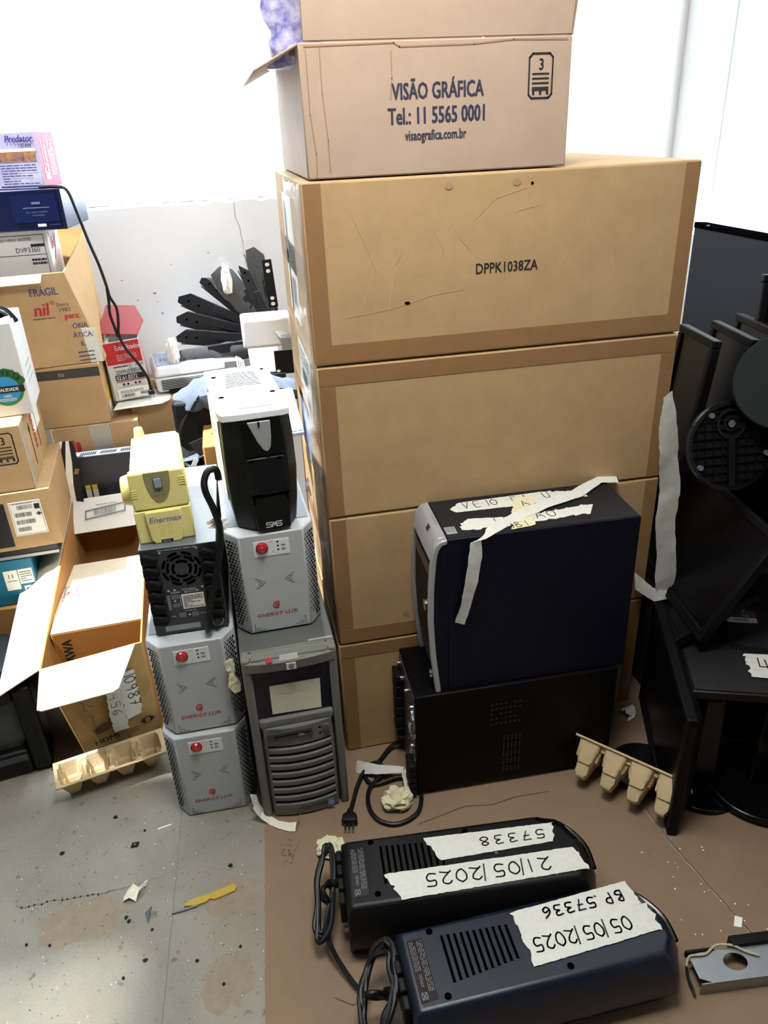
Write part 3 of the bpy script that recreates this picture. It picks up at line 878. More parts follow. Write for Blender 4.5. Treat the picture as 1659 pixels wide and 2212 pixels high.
m.frect(Fr((0, .010, 0), (1, 0, 0), (0, 0, 1)), .072, .376, .080, .379, .0008)
m.build('bay_seam', mat('seam_blue', '262c44', .4), HP)
pp = MB(); fr_ = Fr((0, .0094, 0), (1, 0, 0), (0, 0, 1))
pp.prism([(.050, .293), (.156, .289), (.1585, .368), (.051, .369)], fr_, 0, .0009)
pn = pp.build('paper_note', PAPER_OLD, HP); pn['label'] = 'blank cream paper note stuck on the drive bay'
MB().stroke([(.060, .347), (.09, .342), (.12, .347), (.145, .352)], fr_, .0018, 0, .0013).build('paper_crease', mat('paper_shade', 'd0ccb8', .8), pn)
fb = front(-.0105)
m = MB().rect(fb, .030, .236, .130, .256, 0, .003); m.build('floppy_drive', mat('floppy_dark', '3c3d38', .5), HP)
MB().frect(fb, .045, .246, .125, .2485, .0035).frect(fb, .048, .239, .053, .2405, .0035).build('floppy_slot', HOLE, HP)
MB().rect(fb, .099, .240, .111, .246, .003, .006).build('eject_button', TAUPE, HP)
MB().cyl(front(-.004), .160, .246, .0085, 0, .006, 0, 20).build('power_button', mat('button_taupe', '5c5d56', .45), HP)
m = MB()
for v_ in (.249, .233): m.disc(front(-.0075), .146, v_, .003, .001, 0, 10)
m.build('indicator_hole', HOLE, HP)
bf = Fr((0, -.0115, 0), (1, 0, 0), (0, .35, .94))
m = MB().rect(Fr((.091, -.0125, .421), (1, 0, 0), (0, 0, 1)), 0, 0, .020, .016, 0, .0015); bg_ = m.build('badge', mat('badge_silver', 'd0d2d3', .35), HP)
hf = Fr((.091, -.0142, .421), (1, 0, 0), (0, 0, 1))
MB().ring(hf, .010, .008, .0045, .0056, 0, .0004, seg=20).text('hp', hf, .0063, .0055, .0085, 0, .0005, .75, slant=.25, bold=.02).build('badge_mark', INK, bg_)
MB().disc(Fr((.052, -.010, .4425), (1, 0, 0), (0, .62, .78)), .006, .006, .0072, .0012, 0, 18, .006).build('red_dot_sticker', INK_RED, HP)
MB().flat([(0, 0), (.04, 0), (.038, .012), (.002, .012)], Fr((.078, -.009, .443), (1, 0, 0), (0, .62, .78)), .0012).build('tape_remnant', CLEAR, HP)
sk = MB().rect(front(-.0115), .146, .010, .162, .034, 0, .001).build('processor_sticker', mat('sticker_blue', '4a74b5', .4), HP)
MB().ring(front(-.0125), .154, .025, .0045, .0055, 0, .0003, seg=16).text('inside', front(-.0125), .1485, .0235, .004, 0, .0006).build('sticker_print', INK_WHITE, sk)
MB().frect(front(-.0125), .148, .012, .154, .016, .0006).build('sticker_print', INK_RED, sk)

# ------------------------------------------------------------------ grey voltage stabilisers
def make_lux():
    t = thing('voltage_stabilizer', 'x', 'voltage stabilizer')
    h = .2375
    pl = [(0, 0), (.131, 0), (.156, .034), (.156, .30), (-.027, .30), (-.027, .034)]
    MB().prism(pl, top(0), .002, h - .001).build('case', LUX, t, bevel=.003)
    MB().prism([(-.020, .05), (.149, .05), (.149, .295), (-.020, .295)], top(h - .001), 0, .0012).build('lid', LUX_D, t)
    f = front(0)
    chl = Fr((-.027, .034, 0), (.62198, -.78302, 0), (0, 0, 1))
    chr_ = Fr((.131, 0, 0), (.59239, .80565, 0), (0, 0, 1))
    for fr, fl in ((chl, False), (chr_, True)):
        m = MB()
        for j in range(27):
            for i in range(4):
                u = .0075 + i * .0088 + (.0044 if j % 2 else 0)
                uu = .0425 - u if fl else u
                s = .0041 if i < 2 else (.0033 if i == 2 else .0025)
                if j < 2 and i > 1: continue
                if uu < .003 or uu > .040: continue
                v = .018 + j * .0077
                m.flat([(uu - s, v), (uu, v - s * .95), (uu + s, v), (uu, v + s * .95)], fr, .0007)
        m.build('vent_holes', HOLE, t)
    m = MB()
    def tri(u, v, sg):
        for i in range(4):
            for k in range(i + 1 if i < 3 else 2):
                pass
        pts = [(0, 0), (-.004, .003), (-.004, -.003), (-.008, .006), (-.008, 0), (-.008, -.006), (-.012, .004), (-.012, -.004), (-.017, .0115), (-.017, -.0115), (-.013, -.0095), (-.013, .0085)]
        for a, b in pts: m.disc(f, u + sg * a, v + b, .0013, .0007, 0, 8)
    tri(.042, .124, 1); tri(.085, .126, -1)
    for u, v, sg in ((.010, .008, 1), (.118, .010, -1)):
        for i, k in ((0, 0), (0, 1), (0, 2), (0, 3), (1, 0), (1, 1), (2, 0), (2, 1), (3, 0), (4, 0)):
            m.disc(f, u + sg * (i * .0048), v + k * .0052, .0013, .0007, 0, 8)
    m.build('vent_holes', HOLE, t)
    p = MB().rect(f, .028, .186, .101, .221, 0, .0012).build('switch_plate', PLATE, t)
    m = MB().cyl(f, .045, .2065, .0125, .0012, .004, 0, 20); m.build('switch_ring', mat('dark_red', '7a0d14', .3), p)
    MB().cyl(f, .045, .2075, .0105, .004, .0085, 0, 20, .0085, .0118).build('switch', RED, p)
    MB().frect(f, .0444, .200, .0456, .2045, .0088).ring(f, .045, .2115, .0016, .0024, .0085, .0089, seg=10).build('switch_mark', mat('pale_red_mark', 'd98a8e', .4), p)
    m = MB()
    for v in (.216, .207, .198): m.disc(f, .0775, v, .0022, .0016, 0, 10)
    m.lines(f, .084, .2045, .092, .2095, 2, .0014, 0, .0016).lines(f, .084, .1955, .092, .2005, 2, .0014, 0, .0016, 8).lines(f, .062, .2185, .068, .2205, 1, .0008, 0, .0016)
    m.frect(f, .0655, .194, .0662, .198, .0016)
    m.build('indicator_print', INK, p)
    m = MB(); c = (.0615, .066)
    m.ring(f, c[0], c[1], .0062, .0088, .0003, .0008, .9, 5.2, 0, 16).ring(f, c[0] + .001, c[1], .0022, .0046, .0003, .0008, 2.2, 7.4, 0, 14).disc(f, c[0] + .001, c[1], .0012, .0008, 0, 8)
    m.text('ENERGY LUX', f, .0605, .0405, .0125, 0, .0008, 1.16, 'c', bold=.008, slant=.12)
    m.build('logo', INK_RED, t)
    return t
lx = make_lux()
lx.location = (-.389, -.113, 0); lx.rotation_euler = (0, 0, -.016)
lx['label'] = 'grey metal stabilizer with red switch standing on the concrete floor, lowest of its stack'
lx['group'] = 'grey stabilizers with perforated corners'
l2 = copy_tree(lx); l2.location = (-.383, -.102, .2385); l2.rotation_euler = (0, 0, .006)
l2['label'] = 'grey metal stabilizer with a tape tag at its right corner, middle of its stack'
l3 = copy_tree(lx); l3.location = (-.191, -.0755, .4535); l3.rotation_euler = (0, 0, .033)
l3['label'] = 'grey metal stabilizer with red switch on top of the server tower'
o = MB().ribbon([(-.246, -.112, .425), (-.243, -.114, .405), (-.243, -.118, .385), (-.241, -.120, .365), (-.236, -.122, .345)], [(1, .3, 0)] * 5, [.020, .018, .012, .028, .014], .0006, 0, 4, .002, 6)
tag(o.build('tape_tag', MASK_Y, None, smooth=True), 'crumpled yellowish tape tag dangling at the middle stabilizer corner', 'tape')
o = MB().ribbon([(-.245, -.09, .735), (-.225, -.086, .735), (-.205, -.082, .725)], [(.2, .2, 1)] * 3, [.012, .026, .022], .0006, 0, 3, .002, 6)
tag(o.build('paper_scrap', PAPER, None), 'small white paper scrap sticking out left of the white topped power unit', 'paper')
o = MB().ribbon([(-.035, .10, .70), (-.030, .085, .715), (-.026, .07, .70)], [(0, .2, 1)] * 3, [.015, .03, .02], .0006, 0, 3, .003, 7)
tag(o.build('paper_scrap', PAPER, None), 'small white paper scrap between the white topped power unit and the tall stack', 'paper')

# ------------------------------------------------------------------ black power unit with its socket side facing out
BU = thing('uninterruptible_power_supply', 'black power unit showing its fan and socket panel, power cord looping up its right side', 'power supply', (-.387, -.063, .4775), -.012)
w, d, h = .152, .405, .206
MB().box(0, .004, .002, w, d, h - .001).build('case', mat('dark_case', '24282b', .4, metal=.3, var=.06, scale=20), BU, bevel=.002)
MB().box(-.0005, .0, h - .0015, w + .0005, d, h + .0005).build('top_cover', mat('zinc_cover', '70777a', .35, metal=.3, var=.08, scale=12), BU, bevel=.001)
MB().box(.001, 0, .001, w - .001, .004, h - .001).build('rear_panel', mat('panel_charcoal', '33363a', .5, var=.06, scale=30), BU, bevel=.001)
f = front(0)
for c0, sg in ((.002, 1), (.116, 1)):
    for i in range(6):
        z = .032 + i * .029
        m = MB()
        m.prism([(c0, z), (c0 + .024, z - .006), (c0 + .033, z + .004), (c0 + .033, z + .014), (c0 + .010, z + .022), (c0, z + .016)], f, 0, .010)
        m.prism([(c0 + .003, z + .016), (c0 + .03, z + .006), (c0 + .032, z + .012), (c0 + .010, z + .022)], f, .010, .014)
        m.build('socket_block', BLACK_M, BU, bevel=.0015)
m = MB()
for q, (r0, r1) in enumerate(((.034, .0395), (.0255, .031), (.015, .0205))):
    k = (8, 6, 4)[q]
    for i in range(k):
        a0 = 2 * PI * i / k + q * .35
        m.ring(f, .077, .154, r0, r1, .0002, .0008, a0 + .12, a0 + 2 * PI / k - .12, 0, 8)
for a in range(4): m.disc(f, .077 + .033 * math.cos(a * PI / 2 + .8), .154 + .033 * math.sin(a * PI / 2 + .8), .0022, .0009, 0, 8)
m.build('fan_slots', HOLE, BU)
for u, v in ((.040, .196), (.112, .198), (.043, .106), (.111, .107), (.076, .099), (.100, .100), (.052, .080), (.076, .043)): MB().cyl(f, u, v, .0026, 0, .0014, 0, 10).build('screw', CHROME, BU)
for a in ((.079, .096, .098, .103), (.046, .084, .060, .094), (.046, .064, .060, .073), (.055, .038, .069, .049), (.081, .037, .095, .048)): MB().rect(f, *a).build('port_cover', LUX_D, BU)
lb = MB().rect(f, .066, .058, .111, .093, 0, .0008).build('rating_label', PAPER, BU)
MB().lines(f, .069, .060, .108, .091, 8, .0015, 0, .0012).build('label_print', INK, lb)
m = MB().text('Saida Inteligente', f, .070, .104, .0048, 0, .0008, .9).text('Proteção USB', f, .068, .052, .0045, 0, .0008, .9).text('Saída', f, .040, .042, .0042, 0, .0008).text('Micros', f, .098, .042, .0042, 0, .0008)
m.lines(f, .036, .199, .112, .203, 1, .0012, 0, .0008).flat([(.052, .104), (.058, .104), (.055, .1095)], f, .0008).lines(f, .046, .098, .064, .102, 2, .0009, 0, .0008)
m.lines(f, .037, .060, .043, .095, 2, .0012, 0, .0008, 4, True).lines(f, .0615, .066, .0645, .092, 1, .0012, 0, .0008, 6, True)
m.build('panel_print', INK_WHITE, BU)
MB().rect(f, .022, .008, .094, .021, 0, .0006).build('metal_strip', STEEL, BU)
m = MB().cyl(f, .131, .023, .0135, 0, .006, 0, 18).cyl(f, .131, .023, .007, .006, .016, 0, 14); m.build('fuse_cap', mat('fuse_black', '202224', .35), BU)
MB().ring(f, .131, .023, .010, .013, .006, .0075, seg=18).build('fuse_ring', STEEL, BU)
tube_pts = [(.112, -.004, .014), (.112, -.030, .020), (.120, -.034, .060), (.136, -.034, .12), (.156, -.030, .185), (.166, -.028, .245), (.160, -.026, .290), (.150, -.02, .325), (.150, -.01, .345), (.160, .0, .360), (.174, .006, .357), (.176, .005, .338)]
MB().tube(tube_pts, .0068, 9).build('power_cord', RUBBER, BU, smooth=True)
MB().tube([(.112, .0, .0135), (.112, -.022, .0165)], .0085, 10, sub=1).build('strain_relief', BLACK_M, BU, smooth=True)

# ------------------------------------------------------------------ small cream power unit
EN = thing('small_power_supply', 'small cream yellow power unit with violet lettering on the black power unit', 'power supply', (-.382, -.040, .6845), .068)
w, d, h = .107, .25, .152
MB().box(.003, .018, .003, w - .003, .22, h - .004).box(.008, .22, .003, w - .008, d, h - .010).build('case', CREAM, EN, bevel=.004)
m = MB(); f = front(0)
m.prism([(0, .073), (w, .073), (w + .0005, .095), (w - .001, .152), (0, .152), (-.0005, .09)], f, -.022, 0)
m.build('front_cover', CREAM, EN, bevel=.004, seg=3)
m = MB(); m.prism([(-.002, .0), (w + .001, .0), (w + .001, .071), (-.002, .071)], f, -.022, .0); m.build('lower_cover', CREAM, EN, bevel=.003)
m = MB(); m.prism([(.018, .071), (.022, .008), (.030, -.001), (.080, -.001), (.086, .008), (.089, .071)], f, 0, .007); m.build('raised_panel', CREAM, EN, bevel=.003)
m = MB()
for i in range(6):
    for u in (.042, .047, .059, .064): m.disc(f, u + (.001 if i % 2 else 0), .018 + i * .0045, .0007, .0075, 0, 6)
m.build('vent_holes', mat('olive_hole', '6d6536', .7), EN)
ov = [(.030, .1515), (.0305, .135), (.034, .115), (.040, .099), (.047, .090), (.053, .088), (.060, .090), (.068, .098), (.0745, .112), (.0775, .130), (.078, .1515)]
MB().prism(ov, f, 0, .0018).build('control_panel', KHAKI, EN)
sw = MB().rect(f, .0455, .118, .0625, .141, .0018, .0035).build('switch_frame', mat('switch_frame_grey', '5a636a', .4), EN)
MB().rect(f, .0470, .1195, .0610, .1395, .0035, .006).build('switch', GREYBLUE, sw, bevel=.001)
m = MB()
m.flat([(.0445, .1125), (.0485, .1125), (.0465, .1108)], f, .0024).frect(f, .0510, .1115, .0560, .1128, .0024).flat([(.0585, .1115), (.0635, .1115), (.061, .1132)], f, .0024)
m.lines(f, .043, .100, .052, .104, 1, .0011, 0, .0024).lines(f, .058, .101, .066, .105, 1, .0011, 0, .0024)
m.build('panel_print', INK, EN)
MB().text('Enermax', Fr((0, -.0072, 0), (1, 0, 0), (0, 0, 1)), .0235, .047, .0178, 0, .0006, 1.0, slant=.22, bold=.012).build('logo', PURPLE, EN)
bd = MB().rect(f, .041, .0015, .064, .0075, .007, .0078).build('badge', INK, EN)
MB().text('up-sede', f, .0435, .003, .0052, 0, .0083, .95).build('badge_print', INK_WHITE, bd)
for i in range(4):
    MB().rect(f, w - .013, .119 + i * .005, w + .001, .1205 + i * .005, 0, .0012).build('grip_rib', CREAM, EN)
    MB().rect(f, .001, .102 + i * .005, .012, .1035 + i * .005, 0, .0012).build('grip_rib', CREAM, EN)
m = MB(); m.cyl(Fr((0, .055, .098), (0, -1, 0), (0, 0, 1)), 0, 0, .034, -.004, .020, 0, 22, .028); m.build('side_cover', CREAM, EN, bevel=.003)
MB().cyl(top(0), .02, .235, .012, h - .012, h + .012, 0, 14, .009).build('rear_knob', CREAM, EN, bevel=.002)

# ------------------------------------------------------------------ black power unit with the white cover
SM = thing('white_topped_power_supply', 'black power unit with a white slotted cover and a silver tongue, on the topmost stabilizer', 'power supply', (-.155, -.071, .6925), .10)
hb = .238
body = [(0, 0), (.078, 0), (.100, .038), (.101, .30), (-.036, .30), (-.036, .032)]
m = MB()
lay = [(0, .012), (.05, .003), (.12, -.004), (.19, -.002), (hb, .004)]
vs = []
for z, ins in lay:
    cx, cy = .032, .15
    for x, y in body:
        dx, dy = x - cx, y - cy
        L = math.hypot(dx, dy)
        vs.append((x - dx / L * ins, y - dy / L * ins, z))
k = len(body)
fs = [tuple(range(k - 1, -1, -1)), tuple((len(lay) - 1) * k + i for i in range(k))]
for j in range(len(lay) - 1):
    for i in range(k): fs.append((j * k + i, j * k + (i + 1) % k, (j + 1) * k + (i + 1) % k, (j + 1) * k + i))
m.add(vs, fs).build('case', BLACK, SM, bevel=.003)
f = Fr((0, .002, 0), (1, 0, 0), (0, 0, 1))
m = MB()
cov = [(-.004, .0015), (.079, .0015), (.094, .006), (.098, .03), (.101, .32), (-.037, .32), (-.040, .03), (-.034, .006)]
m.prism(cov, top(hb), .0, .014).prism([(.004, .03), (.070, .03), (.084, .31), (-.020, .31)], top(hb), .014, .0175)
m.build('top_cover', WHITE, SM, bevel=.006, seg=3)
m = MB()
tp = top(hb + .0176)
for i in range(9):
    v = .165 + i * .0115
    u0 = -.004 + .0012 * i; u1 = .066
    m.stroke([(u0 + (u1 - u0) * q / 6, v + .006 * math.sin(PI * q / 6)) for q in range(7)], tp, .0034, 0, .0008)
m.build('vent_slots', HOLE, SM)
m = MB()
for u, v in ((-.022, .262), (.092, .285), (-.022, .115), (.088, .115)): m.disc(top(hb + .0142), u * .93, v, .0062, .0006, 0, 14)
m.build('screw_hole', HOLE, SM)
MB().rect(Fr((-.0358, .29, .03), (0, -1, 0), (0, 0, 1)), .02, .02, .22, .19, 0, .003).build('sunlit_side', PAPER_OLD, SM)  # pale sheet standing for sunlight on the black side
MB().lines(Fr((-.0390, .29, .03), (0, -1, 0), (0, 0, 1)), .05, .06, .18, .16, 10, .004, 0, .001).build('label_print', INK_GREY, SM)
yb = -.0035
f = Fr((0, yb, 0), (1, 0, 0), (0, 0, 1))
MB().prism([(.000, .166), (.076, .166), (.0735, .236), (-.004, .236)], f, 0, .0016).build('recess_panel', BLACK_G, SM)
MB().prism([(.010, .2365), (.054, .2365), (.053, .205), (.0505, .184), (.046, .176), (.040, .175), (.034, .180), (.026, .195), (.018, .215)], f, .0016, .006).build('tongue', mat('silver_tongue', '9b9c9c', .45, metal=.2), SM, bevel=.0015)
MB().rect(f, .030, .226, .0335, .2365, .006, .008).build('tongue_clip', BLACK_M, SM)
MB().rect(f, .0405, .163, .0455, .174, .0016, .006).build('latch', BLACK_M, SM)
m = MB().prism([(.001, .086), (.076, .086), (.0745, .163), (.000, .163)], f, 0, .006).build('upper_panel', BLACK, SM, bevel=.003)
m = MB()
for u in (.010, .063): m.disc(Fr((0, yb - .0062, 0), (1, 0, 0), (0, 0, 1)), u, .159, .0052, .0006, 0, 14, .003)
m.build('screw_hole', HOLE, SM)
fl = Fr((0, .006, 0), (1, 0, 0), (0, 0, 1))
MB().prism([(.006, .004), (.073, .004), (.0765, .081), (.002, .081)], fl, 0, .012).build('lower_panel', BLACK, SM, bevel=.003)
m = MB().frect(Fr((0, -.0045, 0), (1, 0, 0), (0, 0, 1)), .002, .081, .077, .0855, .003)
fl2 = Fr((0, -.0062, 0), (1, 0, 0), (0, 0, 1))
m.frect(fl2, .003, .066, .008, .084, .0006).frect(fl2, .070, .068, .074, .084, .0006)
m.build('panel_seam', HOLE, SM)
MB().lines(fl2, .022, .0835, .055, .0870, 1, .002, 0, .0012).build('small_print', INK_GREY, SM)
m = MB()
S_ = [(.011, .0102), (.002, .0102), (.0003, .0085), (.0003, .0068), (.002, .0055), (.009, .0055), (.0107, .004), (.0107, .002), (.009, .0003), (.0, .0003)]
for q, off in ((0, 0), (1, .0205)): m.stroke([(.023 + off + a, .0125 + b) for a, b in S_], fl2, .0022, 0, .0012)
m.stroke([(.0350, .0125), (.0375, .0225), (.0400, .015), (.0425, .0225), (.0445, .0125)], fl2, .0022, 0, .0012)
m.build('logo', INK_WHITE, SM)

# ------------------------------------------------------------------ two black power units lying on the cardboard
def lying_ups(t, w, d, h, mt):
    """lies on its side: long axis x, height h; front with the curved face on the right (+x)"""
    m = MB()
    # cross-section outline seen from above at several heights
    lay = [(0.0, .006), (.008, .0), (.045, -.014), (.085, -.010), (h - .016, .0), (h, .010)]
    base = [(0, -d), (0, 0), (w - .075, 0), (w - .022, -.020), (w + .004, -.070), (w + .006, -d + .035), (w - .018, -d)]
    base = base[::-1]
    k = len(base)
    vs = []
    for z, ins in lay:
        for x, y in base:
            dx = ins if x < .01 else (-ins if x > w - .03 else 0)
            dx = 0 if x < .01 and z < h - .001 else dx
            dy = -ins if y > -.01 else (ins if y < -d + .01 else 0)
            vs.append((x + dx, y + dy, z))
    fs = [tuple(range(k - 1, -1, -1)), tuple((len(lay) - 1) * k + i for i in range(k))]
    for j in range(len(lay) - 1):
        for i in range(k): fs.append((j * k + i, j * k + (i + 1) % k, (j + 1) * k + (i + 1) % k, (j + 1) * k + i))
    m.add(vs, fs).build('case', mt, t, bevel=.006, seg=3)
    tf = top(h, .007, -.009)
    m = MB(); g = MB()
    for i in range(11):
        u = .069 + i * .0117
        a, b = -.022 - i * .0007, -.107 + i * .0014
        m.frect(tf, u, b, u + .0052, a, .0006)
        g.rect(tf, u + .0052, b, u + .0068, a, 0, .0012)
    m.build('vent_slots', HOLE, t); g.build('vent_ribs', mt, t)
    m = MB()
    for u, v in ((.053, -.010), (.054, -.126), (.245, -.014), (.27, -.126)): m.disc(tf, u, v, .0062, .0007, 0, 16)
    m.build('screw_hole', HOLE, t)
    lb = MB().prism([(.008, -.128), (.038, -.126), (.037, -.018), (.009, -.019)], tf, 0, .0007).build('warning_label', mat('label_black', '0b0c0e', .25), t)
    lb['label'] = 'black warning label with fine white print'
    wf_ = Fr((.0, .0, h), (0, -1, 0), (1, 0, 0))           # reads towards -y ... print runs along the short side
    m = MB()
    rf = Fr((.007, -.009, h), (0, 1, 0), (-1, 0, 0))
    m.text('ATENÇÃO', rf, -.103, -.0205, .0075, 0, .0013, .62)
    m.lines(tf, .011, -.075, .022, -.022, 4, .0008, 0, .0013, 4, True).lines(tf, .025, -.112, .036, -.022, 4, .0008, 0, .0013, 6, True)
    m.stroke([(.013, -.124), (.021, -.112)], tf, .0012, 0, .0013).stroke([(.021, -.124), (.013, -.112)], tf, .0012, 0, .0013)
    m.stroke([(.013, -.112), (.021, -.112), (.022, -.119), (.020, -.123), (.013, -.123), (.012, -.117), (.013, -.112)], tf, .001, 0, .0013)
    m.build('label_print', INK_GREY, lb)
    # rear sockets at the left end
    lf_ = Fr((0, 0, 0), (0, -1, 0), (0, 0, 1))
    for i in range(4):
        MB().rect(lf_, .012 + i * .031, .050, .037 + i * .031, h - .018, 0, .012).build('socket_block', BLACK_M, t, bevel=.003)
    for u in (.02, .075, .128): MB().cyl(lf_, u, .03, .006, 0, .008, 0, 10).build('screw', CHROME, t)
    rim = MB()
    rim.tube([(w - .07, -.004, h - .02), (w - .018, -.024, h - .022), (w + .012, -.072, h - .026), (w + .013, -d + .04, h - .03)], .006, 8)
    rim.build('front_trim', BLACK_G, t, smooth=True)
    MB().prism([(w - .070, -.012), (w - .024, -.032), (w - .007, -.075), (w - .015, -.075), (w - .033, -.040), (w - .074, -.020)], top(h), -.004, .0012).build('front_edge_step', BLACK_G, t)
U1 = thing('lying_power_supply', 'black power unit lying on its side, taped note 57338, farther from the camera', 'power supply', (-.066, -.366, ZS), -.075, 'black power units lying on the cardboard')
lying_ups(U1, .474, .164, .127, BLACK)
tf = top(.127, .007, -.009)
fl_ = lambda: Fr((0, 0, .127), (-1, 0, 0), (0, -1, 0))
ta = strip_decal('note_tape', U1, tf, [(.185, -.074), (.414, -.066), (.426, -.022), (.157, -.018)], MASK, .0016, .0008, .003, 11)
def rtext(s, u_right, v_top, h_, w_, adv, parent, pen=.0019, rot=0.0):
    m = MB(); fr = Fr((u_right + .007, v_top - .009, .1288), (-1, 0, 0), (0, -1, 0))
    m.hand(s, fr, 0, 0, h_, w_, adv, 0, .0006, pen, rot); m.build('handwriting', INK, parent)
rtext('57338', .402, -.035, .020, .020, .0285, ta, .0024)
tb = strip_decal('note_tape', U1, tf, [(.096, -.146), (.462, -.136), (.444, -.085), (.074, -.087)], MASK, .0016, .0008, .004, 12)
rtext('21/05/2025', .392, -.100, .027, .024, .029, tb, .0028)
MB().text('S/', Fr((.305, -.078, .127), (-1, 0, 0), (0, -1, 0)), 0, 0, .010, 0, .001, .8).build('printed_mark', INK_WHITE, U1)
U2 = thing('lying_power_supply', 'sky-sheen tinted black power unit lying on its side nearest the camera, with two taped notes', 'power supply', (-.001, -.581, ZS), .008, 'black power units lying on the cardboard')
lying_ups(U2, .472, .160, .127, UPS_SKY_SHEEN)
ta = strip_decal('note_tape', U2, tf, [(.210, -.058), (.443, -.050), (.436, .000), (.206, -.010)], MASK, .0016, .0008, .003, 13)
rtext('BP.57336', .418, -.016, .020, .017, .0215, ta, .0030)
tb = strip_decal('note_tape', U2, tf, [(.210, -.114), (.453, -.102), (.452, -.050), (.209, -.056)], MASK, .0022, .0008, .004, 14)
rtext('05/05/2025', .406, -.066, .025, .018, .0205, tb, .0030)

# ------------------------------------------------------------------ cables
def cable(name, pts, r, label, cat='cable', closed=False, m=None, **k):
    o = MB().tube(pts, r, 8, **k).build(name, m or RUBBER, None, smooth=True)
    return tag(o, label, cat)
def coil(cx, cy, cz, rx, rz, n, ax, ay, r, phase=0.0, jit=.006, sd=1, zt=0):
    rnd = random.Random(sd); pts = []
    for i in range(n * 12 + 1):
        a = 2 * PI * i / 12 + phase
        e = 1 + rnd.uniform(-.05, .05) + .10 * math.sin(i * .37)
        s, c = math.sin(a), math.cos(a)
        pts.append((cx + ax[0] * c * rx * e + ay[0] * s * rz * e + rnd.uniform(-jit, jit), cy + ax[1] * c * rx * e + ay[1] * s * rz * e + rnd.uniform(-jit, jit), cz + ax[2] * c * rx * e + ay[2] * s * rz * e + rnd.uniform(-jit, jit) * .6 + zt * i))
    return pts
c1 = MB()
c1.tube([(-.062, -.42, .075), (-.085, -.425, .080), (-.10, -.43, .085)], .010, 9)
p = coil(-.110, -.435, .075, .085, .018, 3, (.22, .93, .30), (.9, -.2, .35), .0046, .3, .004, 3)
c1.tube(p, .0048, 8, sub=3)
c1.tube([(-.10, -.43, .085), (-.115, -.445, .095), (-.105, -.46, .07), (-.12, -.43, .06), (-.10, -.425, .088)], .0046, 8)
c1.tube([(-.12, -.50, .05), (-.112, -.53, .035), (-.095, -.565, .02), (-.075, -.60, .012), (-.06, -.615, .012)], .0046, 8)
o = c1.build('power_cable', RUBBER, None, smooth=True)
tag(o, 'tied bundle of black power cable at the left end of the farther lying power unit', 'cable', 'cable bundles of the lying power units')
c2 = MB()
c2.tube([(.004, -.655, .075), (-.022, -.660, .080), (-.035, -.662, .085)], .0105, 9)
p = coil(-.048, -.655, .085, .078, .030, 4, (.30, .92, .18), (.9, -.25, .45), .005, .1, .006, 5)
c2.tube(p, .0052, 8, sub=3)
c2.tube([(-.035, -.662, .085), (-.055, -.672, .112), (-.07, -.665, .10), (-.05, -.65, .06), (-.03, -.66, .075)], .005, 8)
c2.tube([(-.035, -.70, .06), (-.028, -.74, .03), (-.020, -.79, .010), (.0, -.86, .008)], .0052, 8)
o = c2.build('power_cable', RUBBER, None, smooth=True)
tag(o, 'tied bundle of black power cable at the left end of the nearest lying power unit', 'cable', 'cable bundles of the lying power units')
pc = thing('power_cable_with_plug', 'black power cable looped on the cardboard with a three pin plug, beside the server tower', 'cable', (0, 0, 0))
pts = [(.150, -.045, .04), (.115, -.022, .020), (.07, -.06, .010), (.045, -.075, .010), (.028, -.10, .0085), (.045, -.13, .0085), (.105, -.125, .013), (.140, -.145, .012), (.146, -.185, .0085), (.125, -.235, .0085), (.075, -.255, .0085), (.035, -.235, .0085), (.020, -.19, .0085), (.032, -.14, .012), (.075, -.10, .016), (.06, -.07, .018), (.03, -.085, .014), (.004, -.125, .0085), (-.012, -.165, .0085), (-.024, -.195, .010)]
MB().tube(pts, .0052, 8).build('cord', RUBBER, pc, smooth=True)
pf = Fr((-.026, -.200, .014), (.97, -.2, 0), (0, 0, 1))
m = MB()
Yd = V((-.20, -.97, 0)).normalized(); Xd = V((.97, -.20, 0)).normalized()
vs = []
for q, (s, wd, hh) in enumerate(((0, .006, .006), (.012, .008, .007), (.020, .016, .0095), (.036, .018, .0095), (.040, .016, .008))):
    for a, b in ((-1, -1), (1, -1), (1, 1), (-1, 1)): vs.append(V((-.024, -.193, .0135)) + Yd * s + Xd * (a * wd) + V((0, 0, b * hh)))
fs = [(3, 2, 1, 0), (16, 17, 18, 19)] + [(4 * j + i, 4 * j + (i + 1) % 4, 4 * j + 4 + (i + 1) % 4, 4 * j + 4 + i) for j in range(4) for i in range(4)]
m.add(vs, fs).build('plug_body', BLACK, pc, bevel=.003)
for a in (-.009, 0, .009):
    q = V((-.024, -.193, .0135)) + Yd * .040 + Xd * a
    MB().tube([q, q + Yd * .019], .0024, 8, sub=1).build('plug_pin', CHROME, pc, smooth=True)

